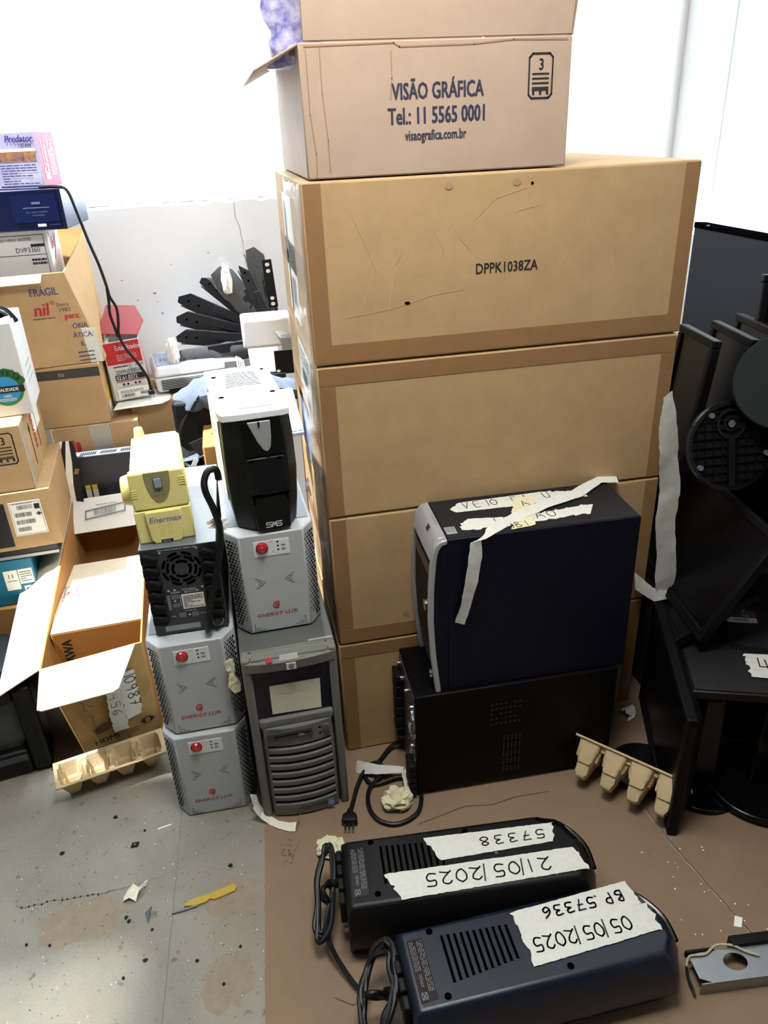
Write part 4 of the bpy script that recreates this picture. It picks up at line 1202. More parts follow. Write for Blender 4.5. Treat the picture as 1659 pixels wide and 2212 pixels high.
# ------------------------------------------------------------------ litter by the cable
def crumple(name, c, r, m, label, cat, sd, flat=.6):
    rnd = random.Random(sd); b = bmesh.new()
    bmesh.ops.create_icosphere(b, subdivisions=3, radius=1)
    for v_ in b.verts:
        k = 1 + rnd.uniform(-.22, .22)
        v_.co = V((v_.co.x * r[0] * k, v_.co.y * r[1] * k, max(-.85, v_.co.z * k) * r[2]))
    zm = min(v_.co.z for v_ in b.verts)
    for v_ in b.verts: v_.co.z -= zm
    me = bpy.data.meshes.new(name); b.to_mesh(me); b.free(); me.materials.append(m)
    o = bpy.data.objects.new(name, me); COL.objects.link(o); o.location = c
    return tag(o, label, cat)
crumple('crumpled_tape', (.088, -.195, ZS), (.036, .030, .022), MASK_Y, 'crumpled ball of yellowish masking tape inside the cable loop', 'tape', 4)
crumple('crumpled_tape', (-.085, -.285, ZS), (.030, .026, .016), MASK_Y, 'crumpled yellowish tape on the cardboard behind the farther cable bundle', 'tape', 8)
o = MB().ribbon([(.012, -.065, .012), (.030, -.085, .022), (.060, -.105, .030), (.095, -.118, .034), (.118, -.122, .032)], [(.3, .6, .8), (.3, .7, .6), (.3, .8, .5), (.4, .8, .4), (.5, .8, .3)], [.030, .028, .022, .018, .016], .0007, 0, 5, .001, 3)
o.ribbon([(.118, -.122, .032), (.128, -.128, .036), (.125, -.150, .034), (.118, -.175, .020), (.112, -.19, .006)], [(1, .2, .3)] * 5, [.016, .034, .030, .020, .026], .0007, 0, 5, .0015, 4)
tag(o.build('masking_tape_strip', MASK, None, smooth=True), 'rolled white masking tape strip lying over the looped black cable', 'tape')
o = MB().ribbon([(.735, -.030, .004), (.742, -.045, .022), (.748, -.060, .012), (.74, -.07, .004)], [(1, .3, 0)] * 4, [.02, .035, .03, .02], .0006, 0, 4, .005, 3)
tag(o.build('paper_scrap', PAPER, None), 'small torn white scrap on the floor at the foot of the tall stack, right end', 'paper')

# ------------------------------------------------------------------ moulded pulp trays
def tray_mesh():
    NX, NY = 66, 22
    L, W, H = .262, .092, .060
    def hz(u, v):
        x, y = u * L, v * W
        z = H
        for c in (.036, .098, .160, .222):
            du = abs(x - c); dv = abs(y - W / 2)
            e = max((du - .014) / .010, (dv - .026) / .012)
            depth = .62 * (1 - max(0, min(1, e)))
            e3 = max((du - .010) / .006, (dv - .012) / .006)
            depth += .38 * (1 - max(0, min(1, e3)))
            step = 0.62 if (du < .024 and dv < .038) else 0
            z = min(z, H - (H - .004) * depth)
            e2 = max((du - .024) / .004, (dv - .015) / .004)
            if e2 < 1: z = min(z, H - .026 * (1 - max(0, min(1, e2))))
        if z > H - .001 and .02 < y < W - .02 and .012 < x < L - .012: z = H - .008
        return z
    vs = [(L * i / NX, W * j / NY, hz(i / NX, j / NY)) for j in range(NY + 1) for i in range(NX + 1)]
    fs = [(j * (NX + 1) + i, j * (NX + 1) + i + 1, (j + 1) * (NX + 1) + i + 1, (j + 1) * (NX + 1) + i) for j in range(NY) for i in range(NX)]
    return vs, fs, L, W, H
tv, tfs, TL, TW_, TH = tray_mesh()
def tray(mtx, label):
    o = MB().add(tv, tfs).build('pulp_tray', PULP, None, smooth=True, fix=False, angle=50)
    md = o.modifiers.new('thick', 'SOLIDIFY'); md.thickness = .0032; md.offset = -1
    o.matrix_world = mtx
    return tag(o, label, 'packing tray', 'moulded pulp packing trays')
tray(Matrix.Translation((-.690, -.018, .0035)) @ Matrix.Rotation(.245, 4, 'Z'), 'pulp packing tray with open cups up, leaning by the foot of the open carton')
ax = V((.148, -.172, .0)).normalized()
tray(basis((.466, -.245, .076), ax, (.50, .62, -1.1)) @ Matrix.Diagonal((1, 1, 1.45, 1)), 'pulp packing tray standing on edge with cup bottoms out, in front of the black monitor')

# ------------------------------------------------------------------ floor debris
def bit(name, pts, z0, th, m, label, cat, group=None):
    o = MB().prism(pts, top(0), z0, z0 + th).build(name, m)
    return tag(o, label, cat, group)
bit('foam_strip', [(-.395, -.348), (-.385, -.336), (-.345, -.331), (-.295, -.318), (-.288, -.328), (-.292, -.336), (-.335, -.347), (-.343, -.343), (-.352, -.349), (-.375, -.352)], .0003, .004, FOAM, 'mustard yellow foam strip lying on the concrete floor', 'foam')
cable('thin_stick', [(-.420, -.358, .003), (-.395, -.356, .003), (-.368, -.352, .003)], .0022, 'thin grey stick on the concrete below the mustard foam strip', 'stick', m=INK_GREY, sub=1)
bit('plastic_chip', [(-.518, -.172), (-.503, -.172), (-.500, -.160), (-.515, -.160)], .0003, .003, BLACK_M, 'small square black chip with a pale dot on the concrete floor', 'plastic piece')
MB().disc(top(.0033), -.509, -.166, .0022, .0006, 0, 8).build('pale_dot', INK_GREY, bpy.data.objects['plastic_chip'])
bit('plastic_shard', [(-.474, -.345), (-.466, -.368), (-.462, -.332)], .0003, .003, mat('shard_blue_grey', '3a4350', .5), 'blue grey triangular shard on the concrete left of the mustard foam strip', 'plastic piece')
rnd = random.Random(21)
spots = [(-.458, -.384), (-.466, -.446), (-.512, -.345), (-.368, -.470), (-.318, -.527), (-.655, -.372), (-.505, -.473), (-.668, -.150), (-.56, -.075), (-.49, -.13), (-.30, -.27), (-.505, -.355), (-.70, -.36), (-.285, -.46)]
for i, (x, y) in enumerate(spots):
    r = rnd.uniform(.003, .006)
    a0 = rnd.uniform(0, 6)
    bit('debris_chip', [(x + r * rnd.uniform(.6, 1.2) * math.cos(a0 + q * 1.2566), y + r * rnd.uniform(.6, 1.1) * math.sin(a0 + q * 1.2566)) for q in range(5)], .0003, .0025, BLACK_M, 'small black plastic crumb scattered on the bare concrete floor', 'debris', 'black crumbs on the concrete')
gr = MB()
for i in range(300):
    x, y = rnd.uniform(-.75, -.24), rnd.uniform(-.60, -.08)
    r = rnd.uniform(.0006, .0016)
    gr.disc(top(.0002), x, y, r, .0003, rnd.choice((0, 0, 0, 1)), 5)
tag(gr.build('grit', [mat('dark_grit', '3b3a36', .9), mat('light_grit', 'dcdad2', .9)]), 'fine grit strewn over the bare concrete floor', 'grit', kind='stuff')
fl = MB()
for i in range(22): fl.disc(top(ZS), rnd.uniform(.55, .72), rnd.uniform(-.66, -.44), rnd.uniform(.0008, .002), .0004, 0, 6)
tag(fl.build('white_specks', PAPER), 'white specks strewn on the brown cardboard at the right', 'grit', kind='stuff')
bit('paper_scrap', [(.655, -.640), (.668, -.646), (.682, -.628), (.670, -.621)], ZS, .0015, PAPER, 'small white paper scrap on the cardboard above the metal bracket', 'paper')
o = MB().ribbon([(-.520, -.300, .004), (-.505, -.292, .012), (-.492, -.30, .006), (-.482, -.288, .016), (-.472, -.278, .010)], [(.2, 1, 0), (.3, 1, .2), (.2, 1, .3), (.5, 1, .2), (.4, 1, 0)], [.018, .03, .028, .018, .014], .0006, 0, 3, .001, 3)
tag(o.build('paper_scrap', PAPER_OLD, None), 'curled cream paper scrap on the concrete floor left of the mustard foam strip', 'paper')
bit('paper_sliver', [(-.462, -.135), (-.432, -.128), (-.4315, -.125), (-.461, -.131)], .0003, .001, PAPER, 'tiny white sliver on the concrete in front of the stabilizers', 'paper')
o = MB().ribbon([(-.238, -.160, .045), (-.226, -.163, .018), (-.208, -.172, .005), (-.190, -.190, .006), (-.165, -.202, .005), (-.150, -.205, .006), (-.142, -.196, .026)], [(.6, .7, .2), (.2, 1, .1), (.1, 1, .1), (.2, 1, 0), (.2, 1, 0), (.3, 1, 0), (.5, .8, 0)], [.012, .020, .024, .020, .024, .026, .022], .0007, 0, 5, .0004, 3)
tag(o.build('paper_strip', PAPER_OLD, None), 'cream folded paper strip on the floor in front of the server tower', 'paper')
o = MB().ribbon([(-.238, -.135, .055), (-.236, -.140, .035), (-.228, -.146, .015), (-.222, -.152, .005)], [(1, -.3, 0)] * 4, [.014, .016, .018, .020], .0006, 0, 4, .001, 3)
tag(o.build('paper_strip', PAPER, None), 'white paper sleeve leaning at the left foot of the server tower', 'paper')

# ------------------------------------------------------------------ open carton in front
OC = thing('open_carton', 'open worn cardboard carton with wide flaps and an eye symbol, on the concrete floor', 'cardboard box', (0, 0, 0))
P = {'fl': V((-.700, .131, .300)), 'fr': V((-.466, .178, .304)), 'bl': V((-.698, .800, .432)), 'br': V((-.470, .800, .440)),
     'Fl': V((-.640, .112, .002)), 'Fr': V((-.468, .180, .002)), 'Bl': V((-.690, .780, .002)), 'Br': V((-.470, .780, .002))}
def wall4(name, a, b, c, d, th, m, bev=.0015):
    a, b, c, d = [V(p) for p in (a, b, c, d)]
    n = (b - a).cross(d - a).normalized() * th
    return MB().hexa([a, b, c, d, a + n, b + n, c + n, d + n]).build(name, m, OC, bevel=bev)
fw_ = wall4('front_wall', P['Fl'], P['Fr'], P['fr'], P['fl'], -.005, CARD_OLD)
wall4('side_wall', P['Bl'], P['Fl'], P['fl'], P['bl'], -.005, CARD_IN)
wall4('side_wall', P['Fr'], P['Br'], P['br'], P['fr'], -.005, CARD_IN)
wall4('rear_wall', P['Br'], P['Bl'], P['bl'], P['br'], -.005, CARD_IN)
wall4('bottom', P['Fl'], P['Fr'], P['Br'], P['Bl'], .005, CARD_IN)
fU = (P['Fr'] - P['Fl']); fw_len = fU.length
U_ = fU.normalized(); N_ = V((U_.y, -U_.x, 0)); 
FF = Fr(P['Fl'], U_, (P['fl'] - P['Fl']).normalized())
ffn = U_.cross((P['fr'] - P['Fr'])).normalized(); FW = ffn.cross(U_)
FF = Fr(P['Fl'], U_, FW)
m = MB()
m.text('HDMI', FF, .022, .052, .021, 0, .0012, 1.15, bold=.02)
m.stroke([(.075, .060), (.130, .060), (.130, .047), (.075, .047), (.075, .060)], FF, .0014, 0, .0012)
m.lines(FF, .079, .049, .126, .058, 2, .0018, 0, .0012).lines(FF, .020, .030, .11, .045, 3, .002, 0, .0012, 9)
m.flat([(.140, .068), (.148, .075), (.158, .078), (.168, .075), (.176, .068), (.168, .061), (.158, .058), (.148, .061)], FF, .0012)
m.build('printed_text', INK, OC)
m = MB().disc(FF, .158, .068, .0068, .0018, 0, 14, .0075); m.build('eye_print', CARD_OLD, OC)
MB().text('10', FF, .153, .0645, .0085, 0, .0024, .9).build('eye_print', INK, OC)
hh = MB().prism([(.030, .090), (.034, .083), (.070, .086), (.073, .092), (.072, .108), (.036, .104), (.030, .099)], FF, .0002, .0012).build('hand_hole', mat('hole_brown', '4a3218', .9), OC)
n1 = strip_decal('note_tape', OC, FF, [(.108, .092), (.150, .098), (.152, .235), (.112, .235)], MASK, .0020, .0006, .003, 5)
MB().hand('10987', Fr(FF.p(.139, .232), -FW, U_), .0, -.014, .026, .019, .024, 0, .0032, .002).build('handwriting', INK, n1)
n2 = strip_decal('note_tape', OC, FF, [(.072, .070), (.108, .066), (.112, .20), (.074, .21)], MASK, .0016, .0006, .003, 6)
MB().hand('456', Fr(FF.p(.092, .185), -FW, U_), .0, -.012, .022, .018, .024, 0, .0028, .0016).build('handwriting', INK_GREY, n2)
m = MB()
for q in ([(.012, .20), (.020, .19), (.018, .17), (.026, .165)], [(.026, .15), (.034, .14), (.030, .12), (.036, .11)], [(.046, .22), (.05, .20), (.058, .195)], [(.03, .178), (.04, .172)]): m.stroke(q, FF, .0022, 0, .001)
m.build('crease', mat('tear_brown', '70552f', .9), OC)
def oflap(name, pts, th, m, lab=None):
    a, b, c, d = [V(p) for p in pts]
    n = (b - a).cross(d - a).normalized() * th
    # rounded outer corners
    e = .06
    top_ = [a, b, b.lerp(c, .92), c.lerp(b, .03).lerp(d, e), d.lerp(a, .03).lerp(c, e), a.lerp(d, .92)]
    k = len(top_)
    return MB().add(top_ + [p + n for p in top_], [tuple(range(k)), tuple(range(2 * k - 1, k - 1, -1))] + [(i, k + i, k + (i + 1) % k, (i + 1) % k) for i in range(k)]).build(name, m, OC, bevel=.001)
oflap('flap', [P['fl'] + V((.002, -.001, .001)), P['fr'] + V((-.016, -.001, .001)), (-.512, .020, .286), (-.690, .012, .268)], .004, CARD_SUNLIT)
oflap('flap', [P['bl'] + V((-.001, .0, .001)), P['fl'] + V((-.001, .0, .001)), (-.800, .10, .262), (-.835, .760, .330)], .004, CARD_SUNLIT)
bfp = oflap('flap', [P['br'] + V((0, -.004, 0)), P['bl'] + V((.004, -.004, 0)), (-.700, .70, .360), (-.505, .70, .366)], .004, mat('printed_white_carton', 'e4e2dc', .6))
bfr = Fr((-.676, .7, .362), V((1, .0, .03)).normalized(), V((0, .8, .58)).normalized())
bx = Fr(V((-.655, .717, .382)), V((.19, 0, .006)).normalized(), V((0, .1, .072)).normalized())
m = MB().stroke([(.0, .018), (.115, .030), (.115, .058), (.0, .046), (.0, .018)], bx, .004, 0, .004)
m.barcode(bx, .024, .028, .088, .050, 0, .004, 5); m.lines(bx, .03, .06, .09, .066, 1, .002, 0, .004)
m.build('flap_print', INK_GREY, OC)
IB = thing('inner_carton', 'brown carton with black capital letters on its end, packed inside the open carton', 'cardboard box', (-.690, .246, .006), .06)
# its lid is paler, sunlight put into its colour; it stands inside the open carton, the long side running away
iw, idp, ih = .222, .345, .312
MB().box(.0, 0, 0, iw, idp, ih).build('carton_body', mat('ochre_cardboard', 'a87437', .7, var=.12, scale=12, bump=.1, stretch=(1, 1, 12), spec=.25), IB, bevel=.003)
MB().box(.0005, .0005, ih, iw - .0005, idp - .0005, ih + .002).build('lid', CARD_SUNLIT, IB, bevel=.001)
m = MB().text('KAWA', Fr((.044, 0, .205), (0, 0, 1), (-1, 0, 0)), 0, 0, .034, 0, .0012, .82, bold=.04); m.build('printed_text', INK, IB)
tf = top(ih + .002)
m = MB()
for i, v0 in enumerate((.022, .095, .165)):
    m.stroke([(.016, v0), (.056, v0), (.056, v0 + .058), (.016, v0 + .058), (.016, v0)], tf, .0022, 0, .0008)
for i in range(7): m.frect(tf, .020 + i * .005, .058, .0215 + i * .005, .074, .0009)
m.text('10', Fr((.05, .03, ih + .002), (0, 1, 0), (-1, 0, 0)), .0, .0, .024, 0, .0009, .9)
m.flat([(.020, .115), (.032, .108), (.038, .120), (.032, .136), (.020, .130)], tf, .0009).frect(tf, .038, .119, .052, .122, .0009).frect(tf, .051, .11, .054, .132, .0009)
m.build('handling_marks', INK_GREY, IB)
MB().flat([(.018, .172), (.03, .19), (.026, .20)], tf, .0010).stroke([(.035, .175), (.06, .170), (.075, .175)], tf, .0018, 0, .001).stroke([(.045, .19), (.048, .205)], tf, .0018, 0, .001).build('handling_marks', INK_RED, IB)

# ------------------------------------------------------------------ old monitor at the far left
CM = thing('tube_monitor', 'bulky black tube monitor with a grey screen, on the concrete left of the open carton', 'monitor', (-1.165, .055, 0), .17)
w, d, h = .44, .10, .258
m = MB()
m.box(0, 0, .0, .045, .10, h).box(w - .045, 0, 0, w, .10, h).box(.045, 0, 0, w - .045, .10, .075).box(.045, 0, h - .04, w - .045, .10, h)
m.build('front_bezel', BLACK, CM, bevel=.010, seg=3)
MB().hexa([(.012, .10, .01), (w - .012, .10, .01), (w - .07, .36, .03), (.07, .36, .03), (.012, .10, h - .008), (w - .012, .10, h - .008), (w - .07, .36, h - .05), (.07, .36, h - .05)]).build('rear_housing', mat('mottled_grey_black', '33373d', .6, var=.25, scale=10, bump=.1), CM, bevel=.02, seg=3)  # mottled housing colour, lighter than the bezel
N = 12; vs = []
for j in range(N + 1):
    for i in range(N + 1):
        a, b = 2 * i / N - 1, 2 * j / N - 1
        vs.append((.045 + (w - .09) * i / N, .026 - .012 * (1 - a * a) * (1 - b * b), .075 + (h - .115) * j / N))
MB().add(vs, [(j * (N + 1) + i, j * (N + 1) + i + 1, (j + 1) * (N + 1) + i + 1, (j + 1) * (N + 1) + i) for j in range(N) for i in range(N)]).build('screen', GLASS_DK, CM, smooth=True, fix=False)
MB().rect(front(0), .06, .048, w - .05, .064, 0, .003).build('button_strip', mat('strip_grey', '3c4246', .4), CM)
cable('thin_cable', [(-.735, .12, .004), (-.69, .105, .004), (-.66, .11, .004), (-.648, .15, .004), (-.655, .19, .004)], .003, 'thin black cable curving on the floor between tube monitor and open carton')

# ------------------------------------------------------------------ column of boxes at the left edge
def carton(label, x1, y, z, w, d, h, yaw, m=CARD, name='cardboard_box', group=None, bevel=.003, cat='cardboard box'):
    """placed by its front right lower corner"""
    c, s = math.cos(yaw), math.sin(yaw)
    t = thing(name, label, cat, (x1 - c * w, y - s * w, z), yaw, group)
    MB().box(0, 0, 0, w, d, h).build('carton_body', m, t, bevel=bevel)
    return t
w = .34
t = carton('teal blue carton with white labels, left edge, behind the tube monitor', -.765, .50, .275, w, .30, .135, .09, TEAL)
f = front(0)
MB().rect(f, .315 - .016, .060, .315 + .02, .105, 0, .0008).rect(f, .262, .045, .297, .105, 0, .0008).rect(f, .305, .02, .335, .052, 0, .0008).build('label', PAPER, t)
m = MB().lines(f, .303, .065, .332, .10, 5, .0025, 0, .0012).text('11', f, .270, .082, .018, 0, .0012).lines(f, .268, .07, .292, .076, 1, .002, 0, .0012).lines(f, .309, .024, .332, .048, 3, .003, 0, .0012)
m.build('label_print', INK, t)
tc_ = MB().box(-1.10, .475, .002, -.74, .83, .2735).build('cardboard_box', CARD_IN); tag(tc_, 'plain brown carton under the teal blue carton', 'cardboard box')
t = carton('slim dark grey device lying between the teal carton and the barcode label carton', -.690, .505, .4105, .36, .30, .031, .06, mat('slim_dark', '2a2d33', .4), 'slim_device', cat='electronic device', bevel=.002)
MB().box(-.001, -.003, .004, .361, .002, .012).build('edge_strip', SILVER, t)
t = carton('brown carton with a dark panel and a label of four barcodes, left edge', -.672, .50, .442, .38, .34, .165, .085)
f = front(0)
MB().rect(f, 0.0, .012, .262, .138, 0, .0006).build('dark_panel', mat('print_black', '14161b', .5), t)
lb = MB().prism([(.272, .040), (.352, .040), (.350, .137), (.272, .137)], f, 0, .0008).build('barcode_label', PAPER, t)
m = MB()
for i in range(4): m.barcode(f, .281 + (.01 if i == 3 else 0), .052 + i * .021, .281 + (.048 if i % 2 else .042) - (.01 if i == 0 else 0), .064 + i * .021, 0, .0012, 20 + i)
m.frect(f, .333, .112, .346, .127, .0012).lines(f, .281, .130, .33, .134, 1, .0014, 0, .0012)
m.stroke([(.334, .098), (.340, .103), (.347, .098), (.340, .093), (.334, .098)], f, .0016, 0, .0012).disc(f, .3405, .098, .003, .0012)
m.stroke([(.275, .043), (.349, .043), (.347, .134), (.275, .134), (.275, .043)], f, .0008, 0, .0012)
m.build('label_print', INK, lb)
t = carton('brown carton with a boxed figure 3 symbol, red lettering on its side, left edge', -.704, .50, .6085, .34, .34, .176, .085)
f = front(0)
m = MB(); stack_symbol(m, f, .268, .076, .050, .082, .001, .0032); m.build('stacking_symbol', INK, t)
rf_ = right(.34)
m = MB().text('SEVEN', Fr((.34, .155, .150), (0, 0, -1), (0, 1, 0)), 0, 0, .040, 0, .0012, .85, bold=.03)
m.text('A', Fr((.34, .145, .172), (0, 0, -1), (0, 1, 0)), 0, 0, .03, 0, .0012)
m.build('side_print', INK_RED, t)
m = MB()
for a, b, u in ((.03, .14, .11), (.04, .16, .225)):
    m.stroke([(u, a), (u, b)], rf_, .006, 0, .001).flat([(u - .012, b - .02), (u, b + .006), (u + .012, b - .02)], rf_, .001)
m.build('arrow_print', INK, t)
MB().rect(rf_, .17, .09, .30, .172, 0, .0008).build('label', PAPER, t)
MB().rect(rf_, .02, .004, .05, .172, 0, .0006).rect(rf_, .0, .0, .018, .176, 0, .0005).build('tape_band', CLEAR, t)

WC = thing('white_carton', 'white carton with a round green and blue quality seal at the left edge', 'carton', (-.965, .548, .7855), .11)
w, d, h = .285, .20, .235
MB().box(0, 0, 0, w, d, h).build('carton_body', mat('white_carton', 'cfd1d2', .55, var=.03), WC, bevel=.003)
f = front(0)
m = MB().cyl(f, .235, .070, .042, 0, .0008, 0, 28); sl = m.build('quality_seal', mat('seal_green', '2f7f3c', .5), WC)
MB().disc(f, .235, .070, .034, .0012, 0, 26).build('seal_disc', mat('seal_blue', '2f8fc8', .5), sl)
MB().rect(f, .19, .062, .279, .079, .0008, .0018).build('seal_band', mat('seal_black', '15201a', .5), sl)
MB().text('QUALIDADE', f, .235, .066, .0125, 0, .0022, .86, 'c', bold=.03).text('100%', f, .235, .050, .010, 0, .0018, .9, 'c', bold=.03).lines(f, .215, .040, .255, .048, 2, .002, 0, .0018).build('seal_text', INK_WHITE, sl)
m = MB()
for i in range(8):
    a = .5 + i * .3; m.disc(f, .235 + .044 * math.cos(a), .070 + .044 * math.sin(a), .012, .001, 0, 7)
m.build('seal_leaves', mat('leaf_green', '2a5b30', .6), sl)
MB().cyl(top(h), .235, .10, .03, 0, .001, 0, 20, rv=.05).build('hand_hole', HOLE, WC)
MB().lines(right(w), .05, .06, .15, .12, 3, .004, 0, .0008).build('side_print', mat('pale_green_print', '8fbfa6', .6), WC)
cable('black_cable', [(-.80, .64, 1.015), (-.77, .63, 1.045), (-.735, .625, 1.055), (-.70, .63, 1.045), (-.685, .65, 1.01)], .006, 'thick black cable looping out of the top of the white seal carton')
cable('black_cable', [(-.80, .66, 1.01), (-.76, .66, 1.035), (-.72, .665, 1.03), (-.70, .67, 1.005)], .006, 'second black cable lying behind the loop on the white seal carton')

# ------------------------------------------------------------------ brown fragile box, carton below, and things behind
TB = carton('low brown carton with clear tape over its edge, under the black striped carton', -.478, .92, .508, .26, .32, .118, .045)
f = front(0)
MB().prism([(.118, .030), (.150, .018), (.176, .040), (.172, .118), (.112, .118)], f, 0, .0008).build('clear_tape', CLEAR, TB)
MB().rect(f, .050, .03, .062, .075, 0, .0006).rect(f, .065, .0, .078, .068, 0, .0006).build('red_marks', INK_RED, TB)
tag(MB().box(-.74, .925, .001, -.51, 1.23, .507).build('cardboard_box', CARD_IN), 'brown carton behind the open carton, carrying the low taped carton', 'cardboard box')
NS = carton('plain brown carton with a black top stripe, on the low taped carton by the wall', -.556, .92, .627, .24, .16, .188, .04)
MB().rect(front(0), .0, .150, .236, .178, 0, .0006).build('black_stripe', mat('stripe_black', '3a3833', .6), NS)
MB().text('ns', front(0), .118, .157, .022, 0, .001, .9, bold=.02).build('stripe_print', mat('stripe_tan', 'a98b60', .7), NS)
MB().rect(right(.24), .04, .05, .09, .10, 0, .0006).build('yellow_label', YELLOW, NS)
MB().rect(right(.24), .04, .0, .10, .05, 0, .0005).build('label', PAPER, NS)

FB = thing('open_box', 'open brown removal box printed FRÁGIL with torn upright flap, standing on the striped carton', 'cardboard box', (-.905, .885, .8165), .13)
w, d, h = .372, .30, .265
t_ = .005
MB().hexa([(0, 0, 0), (w, 0, 0), (w, t_, 0), (0, t_, 0), (0, 0, h), (w - .062, 0, h), (w - .062, t_, h), (0, t_, h)]).build('front_wall', CARD, FB, bevel=.002)
MB().box(0, d - t_, 0, w, d, h).box(0, t_, 0, t_, d - t_, h).box(t_, t_, 0, w - t_, d - t_, t_).build('carton_body', CARD_IN, FB)
sw_ = [V((w, t_, 0)), V((w + .012, d - .04, 0)), V((w + .004, d - .02, h + .075)), V((w - .062, .004, h))]
sn_ = (sw_[1] - sw_[0]).cross(sw_[3] - sw_[0]).normalized()
MB().hexa(sw_ + [p - sn_ * .005 for p in sw_]).build('side_wall', CARD, FB, bevel=.0015)
f = front(0)
m = MB().text('FRÁGIL', f, .205, .205, .030, 0, .001, .8, bold=.015)
m.text('ÓRIA', f, .300, .105, .021, 0, .001, .85, bold=.015).text('ÁTICA:', f, .297, .078, .021, 0, .001, .85, bold=.015).text('R.', f, .312, .051, .021, 0, .001, .85, bold=.015)
m.lines(f, .30, .004, .345, .040, 3, .004, 0, .001)
m.build('blue_print', INK_NAVY, FB)
m = MB().text('nil', f, .205, .150, .050, 0, .001, .9, bold=.03, slant=.15).text('®', f, .255, .178, .016, 0, .001).text('para:', f, .285, .135, .024, 0, .001, .9, bold=.04)
m.build('red_print', INK_RED, FB)
MB().text('Desde', f, .270, .172, .013, 0, .001, 1.0).text('1982', f, .272, .156, .017, 0, .001, 1.0).lines(f, .20, .138, .26, .145, 1, .003, 0, .001).build('grey_print', mat('print_brown', '55483a', .7), FB)
MB().prism([(.330, .000), (.366, .0), (.362, .100), (.322, .104)], f, 0, .0008).build('white_tape', MASK, FB)
su_ = (sw_[1] - sw_[0]).normalized()
rf_ = Fr(sw_[0], su_, sn_.cross(su_))
m = MB().text('Casa', Fr(rf_.p(.11, .18), rf_.W, -rf_.U), 0, 0, .026, 0, .001, .8, slant=.2); m.build('red_print', INK_RED, FB)
m = MB().stroke([(.10, .20), (.18, .20)], rf_, .003, 0, .001).stroke([(.06, .18), (.09, .12)], rf_, .003, 0, .001).stroke([(.12, .06), (.22, .06)], rf_, .003, 0, .001); m.build('blue_print', INK_NAVY, FB)
MB().rect(rf_, .14, .0, .20, .09, 0, .0008).rect(rf_, .05, .20, .07, .25, 0, .0008).build('white_tape', MASK, FB)
def bflap(pts, th, m, nm='flap'):
    a, b, c, d_ = [V(p) for p in pts]
    n = (b - a).cross(d_ - a).normalized() * th
    return MB().hexa([a, b, c, d_, a + n, b + n, c + n, d_ + n]).build(nm, m, FB, bevel=.0015)
bflap([(0, d, h), (w, d, h), (w, d + .05, h + .08), (0, d + .05, h + .08)], .004, CARD_IN)
bflap([(0, .002, h), (.25, .002, h), (.245, -.035, h - .018), (0, -.035, h - .018)], .004, CARD_SUNLIT)
MB().flat([(.29, .0), (.292, h)], f, .0009) if False else None
dv = thing('player_carton', 'white carton of a disc player standing in the open removal box', 'carton', (-1.02, .985, 1.045), .04)
w, d, h = .385, .20, .145
MB().box(0, 0, 0, w, d, h).build('carton_body', mat('player_white', 'dcdcdc', .5), dv, bevel=.003)
f = front(0)
MB().stroke([(.2, .022), (w - .012, .022), (w - .012, .132), (.2, .132)], f, .0015, 0, .001).text('Reprodutor de DVD', f, .250, .118, .0125, 0, .001, .85).text('DVP3360', f, .292, .086, .019, 0, .001, .9).frect(f, .335, .100, .372, .108, .001).frect(f, .2, .078, w - .012, .0795, .001).lines(f, .33, .05, .37, .07, 2, .006, 0, .001).build('printed_text', INK, dv)
rf_ = right(w)
m = MB().text('UR-A', rf_, .03, .085, .045, 0, .001, .8, rot=.15, bold=.02); m.build('red_print', INK_RED, dv)
MB().text('PHI', rf_, .005, .122, .022, 0, .001, .8).stroke([(.09, .09), (.13, .12)], rf_, .005, 0, .001).stroke([(.06, .06), (.10, .09)], rf_, .008, 0, .001).build('blue_print', mat('print_blue', '2b58a8', .6), dv)
dk = thing('tape_deck', 'dark blue black cassette deck lying on the white disc player carton', 'electronic device', (-.990, .985, 1.192), -.10)
w, d, h = .425, .25, .105
MB().box(0, .006, 0, w, d, h).build('case', mat('deck_steel', '4a5166', .42, metal=.3, var=.1, scale=15), dk, bevel=.003)
MB().box(-.002, 0, .0, w + .002, .006, h).build('front_panel', mat('deck_navy', '10183c', .3), dk, bevel=.002)
f = front(0)
MB().rect(f, .29, .022, .412, .092, 0, .002).build('cassette_door', mat('deck_door', '18224c', .2), dk)
m = MB().frect(f, .345, .068, .368, .074, .0026).frect(f, .32, .058, .39, .0605, .0026)
m.text('FULL LOGIC CONTROL', f, .355, .046, .0062, 0, .0028, .9, 'c').text('AUTO REVERSE', f, .357, .038, .0055, 0, .0028, .9, 'c').lines(f, .38, .012, .41, .016, 1, .0015, 0, .001)
m.build('panel_print', mat('deck_print', '6b7090', .4), dk)
MB().rect(f, .350, .010, .372, .017, 0, .003).build('button', PLATE, dk)
cd = thing('retail_box', 'violet and white disc drive retail box with pink side, on the cassette deck', 'carton', (-.772, 1.010, 1.2985), -.25)
w, d, h = .172, .115, .140
MB().box(0, 0, 0, w, d, h).build('carton_body', mat('lilac_white', 'c9c7de', .5, var=.25, scale=7, col2='9b98c6'), cd, bevel=.002)
MB().rect(right(w), .004, .003, d - .003, h - .003, 0, .0005).build('pink_side', mat('pink_print', '8c1038', .5, var=.3, scale=6, col2='b03060'), cd)
MB().lines(right(w), .02, .02, .05, h - .02, 5, .004, 0, .0012, 7, True).lines(right(w), .06, .03, .095, h - .02, 6, .003, 0, .0012, 9, True).build('side_print', INK_WHITE, cd)
f = front(0)
MB().text('Predator', f, .088, .116, .0235, 0, .0012, .92, slant=.25, bold=.03).build('logo', mat('violet_ink', '3d2f86', .5), cd)
